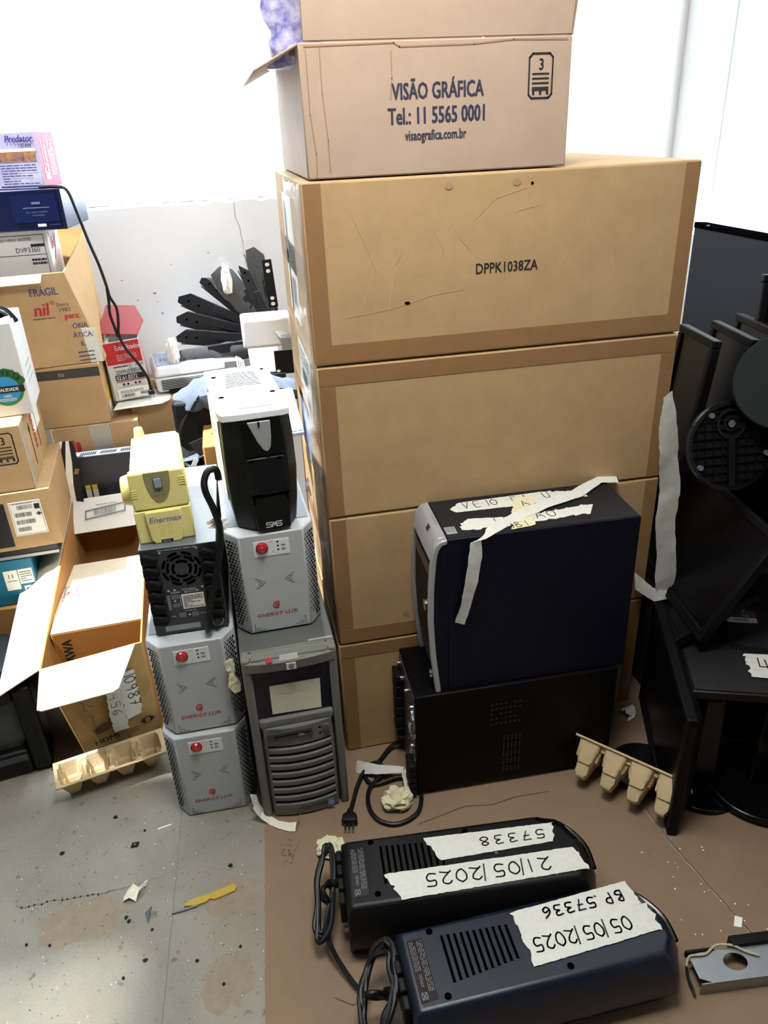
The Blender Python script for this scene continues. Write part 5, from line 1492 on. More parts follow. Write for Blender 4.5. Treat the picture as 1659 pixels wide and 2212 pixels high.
MB().text('CD-RW', f, .124, .103, .0105, 0, .0012, 1.0, bold=.03).lines(f, .06, .010, .160, .062, 8, .0022, 0, .001, 5).frect(f, .05, .004, .168, .008, .001).build('printed_text', mat('dark_violet', '35335e', .5), cd)
MB().rect(f, .03, .068, .165, .092, 0, .0006).build('picture_band', mat('picture_print', 'c8883c', .5, var=.8, scale=60, col2='4a4668'), cd)
MB().frect(f, .0, .092, .168, .100, .0009).build('white_band', PAPER, cd)
# cable hanging down from the deck
cable('hanging_cable', [(-.62, .955, 1.302), (-.575, .955, 1.301), (-.545, .935, 1.292), (-.530, .925, 1.24), (-.515, .925, 1.16), (-.500, .93, 1.09), (-.492, .935, 1.03), (-.490, .94, 1.00), (-.478, .945, .965), (-.482, .95, .92), (-.488, .955, .885), (-.475, .955, .84), (-.448, .96, .79), (-.430, .965, .745), (-.427, .965, .72), (-.426, .966, .708)], .0042, 'long dark cable hanging from the cassette deck down past the red stabilizer box')
cable('hanging_cable', [(-.492, .935, 1.03), (-.495, .94, .99), (-.500, .945, .95), (-.495, .95, .91), (-.492, .955, .88)], .0045, 'second dark cable strand hanging beside the open red box lid')
t = thing('cable_plug', 'small black plug at the end of the cable hanging over the red stabilizer box', 'plug', (-.426, .966, .690))
MB().cyl(top(0), 0, 0, .011, 0, .014, 0, 12, .008).cyl(top(0), 0, 0, .006, .014, .024, 0, 10).build('plug_body', RUBBER, t, bevel=.002)
MB().cyl(top(0), -.004, 0, .002, -.012, 0, 0, 8).build('plug_pin', CHROME, t); MB().cyl(top(0), .004, 0, .002, -.012, 0, 0, 8).build('plug_pin', CHROME, t)

ES = thing('stabilizer_box', 'red and white retail box printed Estabilizador with its red lid open, by the wall', 'carton', (-.542, 1.0, .6665), 0, None, (0, -.055, .10))
w, d, h = .112, .15, .186
t_ = .003
MB().box(0, 0, 0, w, t_, h).box(0, d - t_, 0, w, d, h).box(0, t_, 0, t_, d - t_, h).box(w - t_, t_, 0, w, d - t_, h).box(t_, t_, 0, w - t_, d - t_, t_).build('carton_body', mat('light_grey_carton', 'c8c8c8', .5), ES, bevel=.001)
f = front(0)
MB().rect(f, .003, .115, w - .003, h - .003, 0, .0005).build('red_print', INK_RED, ES)
m = MB().text('Estabilizador', f, .035, .158, .0225, 0, .0010, .66, bold=.01).lines(f, .035, .124, .095, .145, 4, .0014, 0, .001)
m.build('white_print', INK_WHITE, ES)
m = MB().text('2009NE00934', f, .020, .083, .0200, 0, .001, .68).lines(f, .018, .104, .060, .110, 1, .004, 0, .001).text('1', f, .066, .103, .010, 0, .001).text('302-09', f, .082, .103, .0105, 0, .001, .85)
m.frect(f, .016, .063, w - .004, .081, .001).lines(f, .03, .041, .09, .045, 1, .0012, 0, .001)
m.text('02.61.0272', f, .020, .066, .0, 0, .001) if False else None
for u in (.036, .049, .072, .084): m.disc(f, u, .050, .004, .001, 0, 7)
m.barcode(f, .021, .008, .062, .018, 0, .0014, 31).barcode(f, .080, .010, .105, .019, 0, .0014, 33).lines(f, .02, .021, .09, .031, 3, .0012, 0, .0014)
m.build('black_print', INK, ES)
MB().text('02.61.0272', f, .019, .0655, .0185, 0, .0016, .78, bold=.015).build('white_print', INK_WHITE, ES)
MB().rect(f, .016, .058, w - .004, .0605, 0, .001).build('red_line', INK_RED, ES)
MB().rect(f, .012, .005, .110, .036, 0, .0006).build('label', PAPER, ES)
MB().rect(right(w), .006, .01, d - .006, h - .006, 0, .0005).build('red_side', mat('red_side_print', 'a83238', .5, var=.4, scale=50, col2='cfa8a8', stretch=(1, 1, 4)), ES)
a, b, c, e = V((0, d - .001, h)), V((w, d - .001, h)), V((w + .004, d - .035, h + .085)), V((.004, d - .035, h + .085))
lid = MB().hexa([V((0, .002, h + .004)), V((w, .002, h + .012)), V((w + .008, .105, h + .055)), V((.002, .105, h + .047)), V((0, .002, h + .006)), V((w, .002, h + .014)), V((w + .008, .105, h + .057)), V((.002, .105, h + .049))]) 
lo = MB()
hz_ = [V((-.006, .045, h + .020)), V((.112, .026, h + .004)), V((.138, .075, h + .034)), V((.122, .135, h + .072)), V((.034, .150, h + .084))]
nn = V((-.05, -.42, .9)).normalized() * .002
k = 5
lo.add(hz_ + [p + nn for p in hz_], [tuple(range(k - 1, -1, -1)), tuple(range(k, 2 * k))] + [(i, (i + 1) % k, k + (i + 1) % k, k + i) for i in range(k)]).build('lid', mat('lid_red', '8f141c', .5), ES)
lf2 = Fr(hz_[0] + nn * 1.2, (hz_[1] - hz_[0]).normalized(), nn.normalized().cross((hz_[1] - hz_[0]).normalized()))
MB().frect(lf2, .052, .040, .064, .052, .0008).build('lid_print', PURPLE, ES)
MB().frect(lf2, .095, .028, .108, .036, .0008).build('lid_slot', HOLE, ES)
MB().tube([(.012, .03, h - .01), (.02, .06, h + .004), (.06, .08, h + .006), (.10, .07, h - .004)], .007, 8).build('packed_cable', mat('pale_cable', 'b9bab4', .5), ES, smooth=True)
o = MB().prism([(-.545, .935), (-.400, .955), (-.378, .985), (-.370, 1.12), (-.53, 1.12)], top(0), .6585, .6605).build('paper_sheet', PAPER)
tag(o, 'white paper sheet lying under the red and white stabilizer box', 'paper')

# ------------------------------------------------------------------ projector on its carton
PB = carton('brown carton under the projector, near the wall', -.245, 1.0, .535, .255, .30, .125, .064)
hc = MB().box(-.50, 1.0, .001, -.20, 1.28, .534).build('cardboard_box', CARD_IN); tag(hc, 'brown carton standing below the projector carton', 'cardboard box')
PJ = thing('projector', 'grey and white table projector with a slotted front, on the brown carton by the wall', 'projector', (-.418, 1.03, .6615), .15)
w, d, h = .30, .22, .088
MB().hexa([(.006, .0, .008), (w - .006, 0, .008), (w - .01, d, .008), (.01, d, .008), (0, .004, .055), (w, .004, .055), (w, d, .055), (0, d, .055)]).build('lower_shell', PROJ_W, PJ, bevel=.010, seg=3)
MB().hexa([(0, .003, .0555), (w, .003, .0555), (w, d, .0555), (0, d, .0555), (.012, .022, h), (w - .012, .022, h), (w - .012, d - .006, h), (.012, d - .006, h)]).build('upper_shell', PROJ_W, PJ, bevel=.010, seg=3)
MB().prism([(.016, .03), (w - .02, .03), (w - .02, d - .02), (.016, d - .02)], top(h), -.002, .0018).build('top_panel', PROJ_B, PJ, bevel=.003)
m = MB()
for i in range(7): m.frect(front(.0), .020, .016 + i * .0052, w - .05, .0185 + i * .0052, .0012)
m.build('vent_slots', HOLE, PJ)
MB().rect(front(0), .040, .004, .125, .015, 0, .004).build('front_foot', BLACK_M, PJ)
for j in range(3):
    for i in range(5): MB().cyl(top(h + .0018), .035 + i * .012, .085 + j * .014, .0042, 0, .0012, 0, 8).build('button', mat('button_lilac', '7c8499', .5), PJ)
MB().text('SVGA', top(h + .0018), .06, .04, .009, 0, .0008).build('panel_print', INK_WHITE, PJ)
MB().cyl(front(0), .24, .045, .024, 0, .012, 0, 20).build('lens', BLACK_G, PJ)
for u in (.03, w - .03): MB().cyl(top(0), u, .12, .01, -.0005, .009, 0, 10).build('foot', RUBBER, PJ)

# ------------------------------------------------------------------ fan of black brackets against the wall
BRK = 'black steel brackets fanned out above the projector'
def bracket(c, ang, L, wd, tilt, label, wrap=False, th=.010, yaw=0.0):
    """c: lower inner end; fans out to the upper left"""
    t = thing('rack_bracket', label, 'bracket', c, 0, BRK)
    t.rotation_euler = Euler((tilt, 0, yaw), 'XYZ')
    ca, sa = math.cos(ang), math.sin(ang)
    fr = Fr((0, 0, 0), (ca, 0, sa), (-sa, 0, ca))
    m = MB()
    m.prism([(0, -wd / 2), (L - .03, -wd / 2), (L, -wd / 2 + .025), (L - .004, wd / 2 - .008), (L - .05, wd / 2), (0, wd / 2)], fr, -.0012, .0012)
    m.prism([(0, -wd / 2), (L * .66, -wd / 2), (L * .66, -wd * .05), (0, wd * .1)], fr, th * .6, th).rect(fr, 0, -wd / 2, L * .66, -wd / 2 + .003, 0, th).rect(fr, L * .3, wd / 2 - .003, L * .95, wd / 2, -th, 0).rect(fr, L * .5, -wd / 2, L * .9, -wd / 2 + .003, -th, 0)
    m.build('plate', mat('black_steel_plate', '15161a', .45, bump=.1, bscale=300), t, bevel=.001)
    m = MB()
    for q in (.9, .8): m.disc(fr, L * q, 0, .004, .0016, 0, 8)
    m.build('bolt_hole', HOLE, t)
    if wrap:
        rnd = random.Random(int(L * 1e4)); n1, n2 = 14, 6; vs = []
        for i in range(n1 + 1):
            for j in range(n2):
                a = 2 * PI * j / n2
                vs.append(fr.p(L * (.05 + 1.02 * i / n1) + rnd.uniform(-.004, .004), math.cos(a) * wd * .56 * rnd.uniform(.85, 1.1), math.sin(a) * .014 * rnd.uniform(.6, 1.2)))
        fs = [(i * n2 + j, i * n2 + (j + 1) % n2, (i + 1) * n2 + (j + 1) % n2, (i + 1) * n2 + j) for i in range(n1) for j in range(n2)]
        MB().add(vs, fs).build('plastic_wrap', PLBAG, t, smooth=True)
    return t
cx, cz = -.010, .775
for i, (a, L, wd, y, wr_, lb) in enumerate((
        (3.20, .345, .062, 1.10, True, 'black bracket in clear plastic wrap, lowest of the fan above the projector'),
        (2.99, .330, .050, 1.13, False, 'black steel bracket second from the bottom of the fan'),
        (2.81, .335, .052, 1.15, False, 'black steel bracket third from the bottom of the fan'),
        (2.63, .345, .052, 1.17, False, 'black steel bracket fourth from the bottom of the fan'),
        (2.36, .310, .050, 1.20, False, 'black steel bracket fifth from the bottom, behind a plastic wrapped one'),
        (2.16, .300, .074, 1.16, True, 'black bracket in plastic wrap with a white end, middle of the fan'),
        (1.90, .275, .036, 1.13, False, 'black tubular bracket leaning steeply near the tall stack'),
        (1.72, .310, .062, 1.16, True, 'black bracket in plastic wrap standing nearly upright by the tall stack'))):
    bracket((cx, y, cz), a, L, wd, 0, lb, wr_)
t = thing('slotted_bracket', 'flat black bracket with four round holes, upright beside the tall stack', 'bracket', (-.026, 1.09, .90), 0, BRK)
fr = Fr((0, 0, 0), (1, 0, .05), (-.05, 0, 1))
MB().rect(fr, 0, 0, .030, .150, 0, .002).build('plate', BLACK_M, t, bevel=.001)
m = MB()
for v_ in (.012, .03, .115, .135): m.disc(fr, .015, v_, .007, .0028, 0, 12, .006)
m.build('bolt_hole', PAPER, t)
crumple('white_wrap', (-.352, 1.09, .738), (.020, .015, .050), PAPER, 'crumpled white paper wrap at the end of the lowest black bracket', 'paper', 15)
crumple('white_wrap', (-.150, 1.12, .95), (.016, .012, .050), PAPER, 'crumpled white paper wrap on the upper end of the plastic wrapped bracket', 'paper', 16)
# white bracket box, ribbon cable, bag and straps behind the white topped unit
hs_ = MB().box(-.19, .78, .001, -.012, .97, .7685).build('cardboard_box', mat('shade_dark_carton', '1d1a17', .8)); tag(hs_, 'carton painted shadow dark under the white housing, behind the white topped unit', 'cardboard box')  # coloured near black to stand for shade in the gap
t = thing('white_housing', 'white plastic housing with a rounded lower edge in front of the black bracket fan', 'housing', (-.125, .80, .815))
MB().box(0, 0, .03, .145, .10, .115).build('case', WHITE, t, bevel=.008, seg=3)
MB().hexa([(.015, -.01, -.045), (.105, -.01, -.045), (.105, .06, -.045), (.015, .06, -.045), (.01, 0, .032), (.10, 0, .032), (.10, .08, .032), (.01, .08, .032)]).build('lower_flap', WHITE, t, bevel=.004)
m = MB()
for i in range(9): m.ribbon([(.11, .0, .075 - .0), (.125, -.006, .055), (.128, -.004, .02)], [(1, 0, 0)] * 3, .034, .001, 0, 3) if i == 0 else None
m.build('flat_cable', mat('ribbon_grey', 'b9bcc0', .5), t)
m = MB()
for i in range(9): m.frect(Fr((.108, -.0062, .02), (1, 0, 0), (0, 0, 1)), .002, .002 + i * .005, .036, .0035 + i * .005, .001)
m.build('flat_cable_wires', INK_GREY, t)
t = thing('black_plate', 'black metal plate with a white slot hanging beside the tall stack', 'plate', (-.040, .79, .765))
MB().rect(front(0), 0, 0, .055, .07, 0, .003).build('plate', BLACK_M, t)
MB().disc(front(0), .008, .010, .006, .0036, 0, 12, .004).build('slot', PAPER, t)
for i in range(4):
    cable('ribbon_cable', [(-.150 + .006 * i, .77, .835 - .004 * i), (-.146 + .006 * i, .74, .80), (-.13 + .006 * i, .72, .765), (-.118 + .006 * i, .71, .73)], .0022, 'thin striped cable dropping from the white housing behind the white topped unit', m=INK_GREY if i % 2 else WHITE)
    bpy.context.scene.collection.objects[-1]['group'] = 'striped cables below the white housing'
# shoulder bag of grey fabric with black strap
SB = thing('fabric_bag', 'grey fabric shoulder bag with black straps, slumped behind the white topped power unit', 'bag', (0, 0, 0))
N1, N2 = 18, 9; rnd = random.Random(31); vs = []
for i in range(N1):
    t = i / (N1 - 1)
    cx_ = -.33 + .33 * t; cy_ = .62 - .02 * t; cz_ = .795 + .03 * math.sin(t * 3) + .01 * t
    for j in range(N2):
        a = 2 * PI * j / N2
        rr = (.035 + .03 * math.sin(PI * min(1, t * 1.2))) * rnd.uniform(.82, 1.15)
        vs.append((cx_ + .0 * rr, cy_ + 1.3 * rr * math.cos(a), cz_ - .035 + .75 * rr * math.sin(a)))
fs = [(i * N2 + j, i * N2 + (j + 1) % N2, (i + 1) * N2 + (j + 1) % N2, (i + 1) * N2 + j) for i in range(N1 - 1) for j in range(N2)] + [tuple(range(N2)), tuple((N1 - 1) * N2 + j for j in range(N2 - 1, -1, -1))]
MB().add(vs, fs).build('bag_body', DENIM, SB, smooth=True)
MB().ribbon([(-.262, .54, .795), (-.300, .53, .755), (-.330, .52, .70), (-.338, .515, .665), (-.315, .51, .645), (-.280, .505, .650), (-.258, .50, .66)], [(.5, 1, .3)] * 7, .045, .002, 0, 6).build('strap', DENIM, SB, smooth=True)
MB().box(-.335, .56, .64, -.21, .60, .78).build('bag_pocket', BLACK_M, SB, bevel=.01)
MB().prism([(-.300, .690), (-.225, .715), (-.225, .660), (-.265, .630)], Fr((0, .49, 0), (1, 0, 0), (0, 0, 1)), 0, .004).build('strap_flap', mat('black_webbing', '17181c', .8, bump=.4, bscale=300), SB)
MB().rect(Fr((-.296, .488, .618), (.5, 0, .85), (-.85, 0, .5)), 0, 0, .03, .012, 0, .004).build('buckle', PLATE, SB)
for i in range(4):
    z = .555 + i * .022
    cable('coiled_cable', [(-.205, .50, z + .01), (-.27, .47, z), (-.312, .48, z + .004), (-.315, .52, z + .012), (-.26, .55, z + .015), (-.20, .54, z + .012)], .0085, 'thick black cable coil hanging below the bag straps, coil layer', flat=1.3)
    bpy.context.scene.collection.objects[-1]['group'] = 'black cable coils below the bag'
cable('dangling_cable', [(-.25, .47, .66), (-.265, .46, .60), (-.268, .455, .54), (-.272, .455, .47)], .004, 'thin black cord hanging straight down in front of the cable coils')

# ------------------------------------------------------------------ rack devices and the printed black and white carton
RK = thing('rack_device', 'dark grey rack device with a perforated top edge, behind the open carton', 'electronic device', (-.688, .842, .375), .03)
w, d, h = .50, .045, .175
MB().box(0, 0, 0, w, d, h).build('case', mat('rack_dark', '2c3038', .45, metal=.3), RK, bevel=.002)
MB().rect(top(h), .0, .0, w, d, 0, .002).build('top_rail', mat('rail_grey', '8b909a', .4, metal=.4), RK)
m = MB()
for g_ in range(5):
    for i in range(8): m.flat([(.03 + g_ * .06 + i * .006, .010), (.033 + g_ * .06 + i * .006, .010), (.037 + g_ * .06 + i * .006, .032), (.034 + g_ * .06 + i * .006, .032)], top(h + .002), .0006)
m.build('vent_slots', HOLE, RK)
for u in (.028, .048):
    tk = MB().rect(front(0), u, .02, u + .015, .075, 0, .003).build('paper_tag', PAPER_OLD, RK)
    MB().rect(front(0), u, .070, u + .015, .082, .0, .0035).build('yellow_tip', YELLOW, tk)
MB().rect(front(0), .355, .02, .378, .05, 0, .001).build('label', PAPER, RK)
tag(MB().box(-.70, .842, .001, -.19, .905, .374).build('cardboard_box', CARD_IN), 'narrow brown carton carrying the rack device behind the open carton', 'cardboard box')
SV = thing('printed_sleeve', 'black and white printed carton sleeve, bent upright beside the dark rack device', 'carton', (0, 0, 0))
o_ = [(-.745, .80, .40), (-.745, .805, .50), (-.730, .82, .555), (-.700, .83, .612)]
o2 = [(-.664, .78, .40), (-.660, .79, .48), (-.656, .81, .545), (-.664, .828, .612)]
vs = []
for p, q in zip(o_, o2):
    for k_ in range(5): vs.append(V(p).lerp(V(q), k_ / 4))
fs = [(j * 5 + i, j * 5 + i + 1, (j + 1) * 5 + i + 1, (j + 1) * 5 + i) for j in range(3) for i in range(4)]
ob = MB(); ob.add(vs, fs)
for idx, p in enumerate(range(12)): ob.m[idx] = (0, 1, 0, 1)[idx % 4]
so = ob.build('sleeve_panel', [PAPER, mat('sleeve_black', '17181f', .5)], SV, fix=False)
md = so.modifiers.new('thick', 'SOLIDIFY'); md.thickness = .004
MB().text('Server', Fr(V((-.716, .805, .475)), V((.02, -.02, -.08)).normalized(), V((.98, -.02, .2)).normalized()), 0, 0.0, .018, 0, .004, .9).build('printed_text', INK_WHITE, SV)
MB().rect(Fr(V((-.690, .812, .48)), V((.03, -.02, .07)).normalized(), V((.9, 0, -.3)).normalized()), 0, 0, .06, .012, 0, .003).build('torn_edge', CARD_IN, SV)
o = MB().box(-.262, .40, .001, -.215, .82, .710).build('cardboard_box', CARD_IN, bevel=.004)
tag(o, 'flat brown carton standing on edge behind the black power cord', 'cardboard box')
kb = thing('white_keyboard', 'pale keyboard wedged between the white topped unit and the tall stack', 'keyboard', (-.058, .33, .735), rot=(.62, 0, .1))
MB().box(0, 0, 0, .05, .14, .015).build('case', PROJ_W, kb, bevel=.003)
m = MB()
for j in range(6):
    for i in range(3): m.rect(top(.015), .004 + i * .015, .006 + j * .022, .017 + i * .015, .026 + j * .022, 0, .003)
m.build('keys', PLATE, kb, bevel=.001)

# ------------------------------------------------------------------ dark glossy panel against the right wall
pn = thing('dark_panel', 'large dark glossy panel standing behind the monitors at the right, rough upper edge', 'panel', (1.22, 0, 0))
mb = MB(); rough_edge(mb, 0, .03, -1.0, .70, .001, 1.117, 60, .0028, 'y', 8)
mb.build('panel_sheet', mat('panel_dark', '24262d', .6, spec=.12), pn)
mb = MB(); rough_edge(mb, -.003, .033, -1.0, .70, 1.108, 1.121, 60, .003, 'y', 9)
mb.build('top_edge', SOOT, pn)

# ------------------------------------------------------------------ flat monitors
def monitor(label, mtx, w=.45, h=.32, stand=False, back_detail=True, group='black flat monitors piled at the right', dk=None):
    dk = dk or mat('monitor_black', '070709', .6, spec=.18)
    t = thing('flat_monitor', label, 'monitor', mtx=mtx, group=group)
    b = .018
    m = MB().box(0, 0, 0, w, .022, b + .006).box(0, 0, h - b, w, .022, h).box(0, 0, b, b, .022, h - b).box(w - b, 0, b, w, .022, h - b)
    m.build('bezel', dk, t, bevel=.003)
    MB().box(b, .006, b + .006, w - b, .012, h - b).build('screen', mat('screen_black', '050507', .35, spec=.2), t)
    MB().hexa([(.004, .0215, .004), (w - .004, .0215, .004), (w - .055, .05, .05), (.055, .05, .05), (.004, .0215, h - .004), (w - .004, .0215, h - .004), (w - .055, .05, h - .05), (.055, .05, h - .05)]).build('back_cover', dk, t, bevel=.006)
    if back_detail and w > .38:
        bf = Fr((w, .05, 0), (-1, 0, 0), (0, 0, 1))
        m = MB()
        for i in range(24): m.frect(bf, .10 + i * .0105, h - .085, .1045 + i * .0105, h - .063, .0008)
        m.build('vent_slots', HOLE, t)
    if stand:
        MB().box(w / 2 - .03, .03, -.06, w / 2 + .03, .06, .08).build('stand_neck', dk, t, bevel=.006)
        MB().cyl(top(-.075), w / 2, .045, .11, 0, .014, 0, 30, .10).build('stand_base', BLACK_G, t, bevel=.003)
    return t
# landscape monitor standing on edge, screen to the left, seen edge on
M1 = monitor('black flat monitor standing on the floor edge on to the camera, its screen facing left', basis((.800, .004, ZS + .001), (-.160, -.424, 0), (.94, -.34, .0)), .452, .328)
# face down monitor with its grey black back up
LGm = basis((.845, .030, .345), (.94, -.342, .0), (.18, .10, .97))
LG = thing('flat_monitor', 'charcoal flat monitor lying face down, back with a masking tape note and a small sticker', 'monitor', mtx=Matrix.Translation((.724, -.306, .295)) @ Matrix.Rotation(-.35, 4, 'Z'), group='black flat monitors piled at the right')
w, d = .50, .345
CHB = mat('charcoal_plastic', '17181b', .55, spec=.3, var=.05, scale=40, bump=.12, bscale=900)
MB().box(0, 0, -.022, w, d, 0).build('bezel', BLACK, LG, bevel=.004)
MB().hexa([(.006, .006, 0), (w - .006, .006, 0), (w - .006, d - .006, 0), (.006, d - .006, 0), (.05, .045, .016), (w - .05, .045, .016), (w - .05, d - .06, .016), (.05, d - .06, .016)]).build('back_cover', CHB, LG, bevel=.005)
tf = top(.0165)
MB().flat([(.02, .262), (.05, .285), (.09, .302), (.130, .305), (.128, .252)], tf, .0008).build('stand_socket', HOLE, LG)
m = MB()
for i in range(40):
    t_ = i / 39
    if t_ < .3: u, v, du, dv = .088 + .012 * t_ / .3, .238 - .075 * t_ / .3, .020, .0
    else:
        q = (t_ - .3) / .7; u, v, du, dv = .110 + .16 * q, .160 - .012 * min(1, q * 3), .0, .024
    if du: m.frect(tf, u, v, u + .020, v + .0022, .0008)
    else: m.frect(tf, u, v - .022, u + .0022, v, .0008)
m.build('vent_slots', HOLE, LG)
lb = MB().prism([(.128, .272), (.200, .268), (.206, .296), (.132, .318)], tf, 0, .0008).build('rating_label', mat('label_charcoal', '4a4a4a', .5), LG)
m = MB().lines(tf, .135, .285, .18, .308, 4, .0016, 0, .0012).text('LG', tf, .172, .272, .012, 0, .0012, .9, bold=.03); m.build('label_print', INK_WHITE, lb)
MB().disc(tf, .196, .276, .005, .0012, 0, 12).build('label_dot', INK_RED, lb)
lb = MB().prism([(.130, .247), (.198, .247), (.200, .266), (.128, .268)], tf, 0, .0012).build('paper_label', PAPER, LG)
MB().lines(tf, .145, .252, .18, .262, 3, .002, 0, .0017).build('label_print', INK, lb)
nt_ = strip_decal('note_tape', LG, tf, [(.130, .040), (.31, .034), (.31, .125), (.134, .122)], MASK, .0016, .0008, .004, 17)
MB().hand('4-', tf, .152, .045, .062, .030, .045, 0, .0026, .0028).build('handwriting', INK, nt_)
# round stand bases and necks below
def base(label, x, y, r, neck=0.0, ang=0.0, tape=False):
    t = thing('monitor_stand', label, 'monitor stand', (x, y, ZS), ang, 'round black monitor stands on the floor')
    MB().cyl(top(0), 0, 0, r, .0, .012, 0, 40, r * .97).build('base_disc', BLACK_G, t, bevel=.003)
    if neck:
        MB().hexa([(-.028, -.012, .011), (.028, -.012, .011), (.028, .03, .011), (-.028, .03, .011), (-.022, .0, neck), (.022, .0, neck), (.022, .03, neck), (-.022, .03, neck)]).build('neck', BLACK_G, t, bevel=.005)
    return t
base('round black monitor stand base lying flat, half hidden left of the edge on monitor', .685, -.235, .083)
base('round black monitor stand base under the face down monitor, its left one', .785, -.315, .083, .26, -.3)
s2 = base('round black monitor stand base under the face down monitor, its right one with taped neck', .915, -.345, .125, .255, -.3)
s2.location.z = ZS + .0122
st = MB().ribbon([(.0, -.014, .235), (.02, -.016, .17), (.05, -.03, .11), (.062, -.04, .075)], [(1, .1, 0)] * 4, [.032, .034, .028, .018], .0006, 0, 5, .0006, 3).build('note_tape', MASK, s2, smooth=True)
base('round black monitor stand base behind the taped stand at the right', 1.02, -.10, .115, .20, .2)
t = thing('curved_stand', 'black ring shaped stand leaning at the right edge on the floor', 'monitor stand', (1.00, -.49, .115), rot=(1.1, 0, -.5))
MB().ring(top(0), 0, 0, .085, .112, 0, .018, seg=36).build('stand_ring', CHB, t, bevel=.003)

# monitors set on edge like books, screens to the left, one behind another
def book(label, near, X, up, w, h):
    X = V(X).normalized(); U = V(up).normalized()
    Y = U.cross(X)
    O = V(near) - X * w - U * h
    return monitor(label, basis(O, X, Y), w, h)
book('small black flat monitor on end in the upper pile, nearest the tall stack', (.866, .017, .968), (-.12, -1, 0), (.10, 0, 1), .17, .31)
book('small black flat monitor on end in the upper pile, second from the tall stack', (.936, -.012, .972), (-.14, -1, 0), (.10, 0, 1), .19, .31)
book('small black flat monitor on end in the upper pile, third from the tall stack', (1.032, .030, .972), (-.12, -1, 0), (.10, 0, 1), .19, .31)
monitor('tall black flat monitor standing higher than the upper pile, at the right edge', basis((1.045, .10, .655), (.96, -.28, 0), (.28, .96, -.1)), .30, .42)
book('black flat monitor slanting in the lower pile, its top edge below the ribbed round base', (.925, -.215, .605), (-.14, -1, 0), (.55, 0, 1), .46, .29)
book('black flat monitor slanting in the lower pile, its corner above the face down monitor', (.925, -.165, .452), (-.28, -1, 0), (1.25, 0, 1), .40, .22)
tag(MB().box(.83, .02, .004, 1.18, .60, .335).build('cardboard_box', mat('shade_dark_carton', '1d1a17', .8)), 'carton painted shadow dark under the pile of monitors', 'cardboard box')  # shadow of the pile put into the carton's colour
tag(MB().box(.86, .25, .336, 1.19, .68, .648).build('cardboard_box', mat('shade_dark_carton', '1d1a17', .8)), 'carton painted shadow dark behind the round ribbed base', 'cardboard box')
# ribbed round base facing the camera
RB = thing('ribbed_stand', 'round black monitor base turned up to show its ribbed underside and rubber feet', 'monitor stand', mtx=basis((.876, -.085, .762), (.97, -.10, .0), (.05, .30, .95)) @ Matrix.Scale(.93, 4))
RBF = top(0)
MB().cyl(RBF, 0, 0, .104, -.008, 0, 0, 48).build('base_plate', BLACK_M, RB)
MB().ring(RBF, 0, 0, .096, .104, 0, .010, seg=48).build('rim', BLACK_G, RB)
m = MB().ring(RBF, 0, .052, .030, .035, 0, .009, seg=30).ring(RBF, 0, .052, .014, .017, 0, .008, seg=20)
m.build('hub_ring', mat('hub_gloss', '101217', .25), RB)
m = MB()
for i in range(-4, 5):
    q = math.sqrt(max(0, .096 ** 2 - (i * .02) ** 2))
    if i: m.rect(RBF, i * .02 - .001, -q, i * .02 + .001, q if abs(i) > 1 else .015, 0, .006)
    m.rect(RBF, -q, i * .02 - .001, q, i * .02 + .001, 0, .006)
m.rect(RBF, -.008, -.094, .008, .02, 0, .012)
m.build('ribs', mat('rib_black', '0a0b0e', .35, spec=.3), RB)
for a in (1.05, 2.15, -.25, -2.6): MB().cyl(RBF, .088 * math.cos(a), .088 * math.sin(a), .0065, 0, .013, 0, 14).build('rubber_foot', mat('foot_grey', '5d6167', .5), RB)
MB().hexa([(-.03, .02, -.16), (.03, .02, -.16), (.03, .075, -.16), (-.03, .075, -.16), (-.024, .03, -.007), (.024, .03, -.007), (.024, .07, -.007), (-.024, .07, -.007)]).build('neck', BLACK_M, RB, bevel=.004)
MB().cyl(RBF, 0, .052, .009, 0, .011, 0, 8).build('thumb_screw', CHROME, RB)
RD = thing('round_stand', 'plain round dark green grey monitor base tilted up at the right edge', 'monitor stand', mtx=basis((.962, -.11, .905), (.80, -.62, 0), (.30, .35, .85)))
MB().cyl(top(0), 0, 0, .102, -.010, 0, 0, 48).build('base_disc', mat('disc_greenblack', '111616', .6, spec=.15), RD, bevel=.003)
MB().hexa([(-.028, -.03, -.20), (.028, -.03, -.20), (.028, .03, -.20), (-.028, .03, -.20), (-.022, -.022, -.009), (.022, -.022, -.009), (.022, .022, -.009), (-.022, .022, -.009)]).build('neck', BLACK_M, RD, bevel=.004)
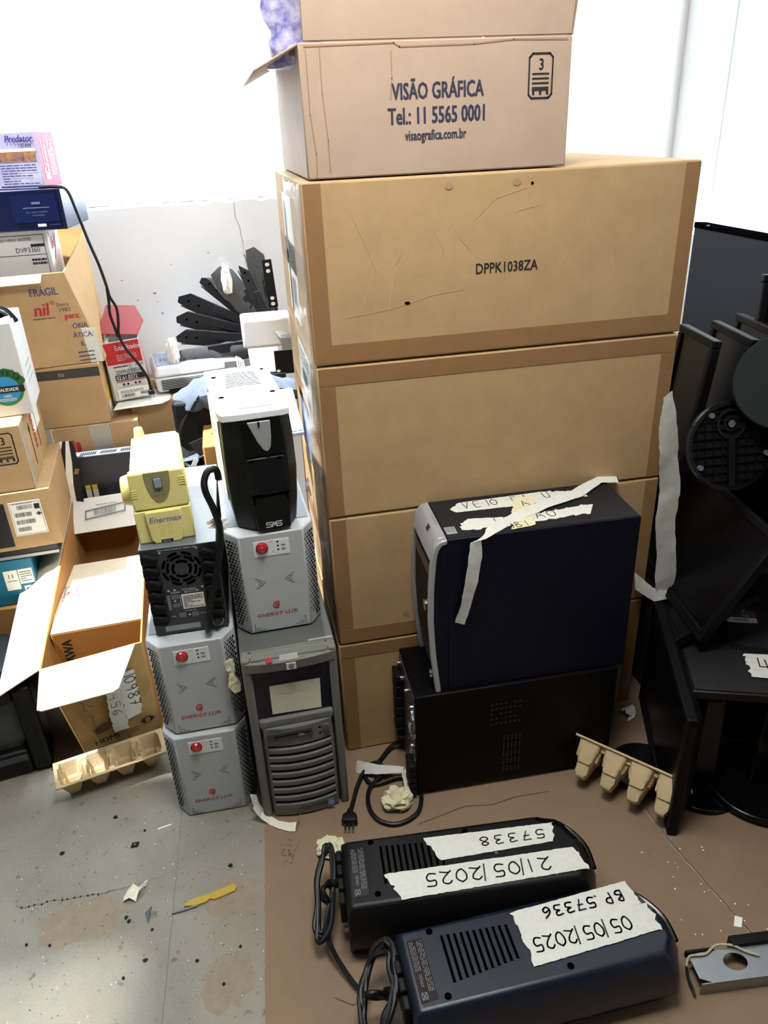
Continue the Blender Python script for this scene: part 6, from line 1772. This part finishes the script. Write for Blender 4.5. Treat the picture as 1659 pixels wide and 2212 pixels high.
VG = thing('video_plug', 'black video cable plug with bright metal end among the dark monitors', 'plug', mtx=basis((.958, -.06, .325), (.97, -.2, .1), (.05, -.85, .45)))
MB().box(-.013, -.03, -.007, .013, .022, .007).build('plug_body', BLACK, VG, bevel=.003)
MB().box(-.010, -.030, .0072, .010, .012, .009).build('plug_shell', CHROME, VG)
MB().tube([(0, .02, 0), (0, .05, -.004), (.01, .09, -.02)], .005, 8).build('cord', RUBBER, VG, smooth=True)

# ------------------------------------------------------------------ metal bracket at the lower right
MBK = thing('metal_bracket', 'bent grey metal bracket with a round hole and a beige wire, lower right', 'bracket', (.520, -.742, ZS), -.10)
m = MB()
m.box(0, 0, 0, .17, .002, .030)
m.build('front_flange', STEEL, MBK)
hole = []
NB_ = 24
cxh, cyh, rh = .078, .032, .022
outer = [(0, 0), (.17, 0), (.17, .058), (0, .058)]
vs = []; fs = []
for i in range(NB_):
    a = 2 * PI * i / NB_
    c, s = math.cos(a), math.sin(a)
    k = min((.17 - cxh) / c if c > 1e-6 else 9, (cxh) / -c if c < -1e-6 else 9, (.058 - cyh) / s if s > 1e-6 else 9, cyh / -s if s < -1e-6 else 9)
    vs += [(cxh + rh * c, cyh + rh * .75 * s, .0305), (cxh + k * c, cyh + k * s, .0305)]
for i in range(NB_):
    j = (i + 1) % NB_
    fs.append((2 * i, 2 * i + 1, 2 * j + 1, 2 * j))
o = MB().add(vs, fs).build('top_plate', STEEL, MBK)
md = o.modifiers.new('thick', 'SOLIDIFY'); md.thickness = .0018
MB().box(-.004, .056, .018, .05, .062, .034).box(.085, .056, .012, .19, .075, .040).build('black_edge', BLACK_M, MBK, bevel=.002)
MB().tube([(-.012, .036, .028), (.0, .05, .033), (.03, .05, .034), (.055, .062, .036), (.085, .058, .036), (.105, .045, .034), (.125, .035, .034)], .0022, 7).build('wire', mat('beige_wire', 'b5a98a', .6), MBK, smooth=True)
MB().tube([(-.012, .036, .028), (-.014, .022, .018), (-.012, .006, .010), (-.012, -.004, .006)], .0024, 7).build('wire_end', RUBBER, MBK, smooth=True)
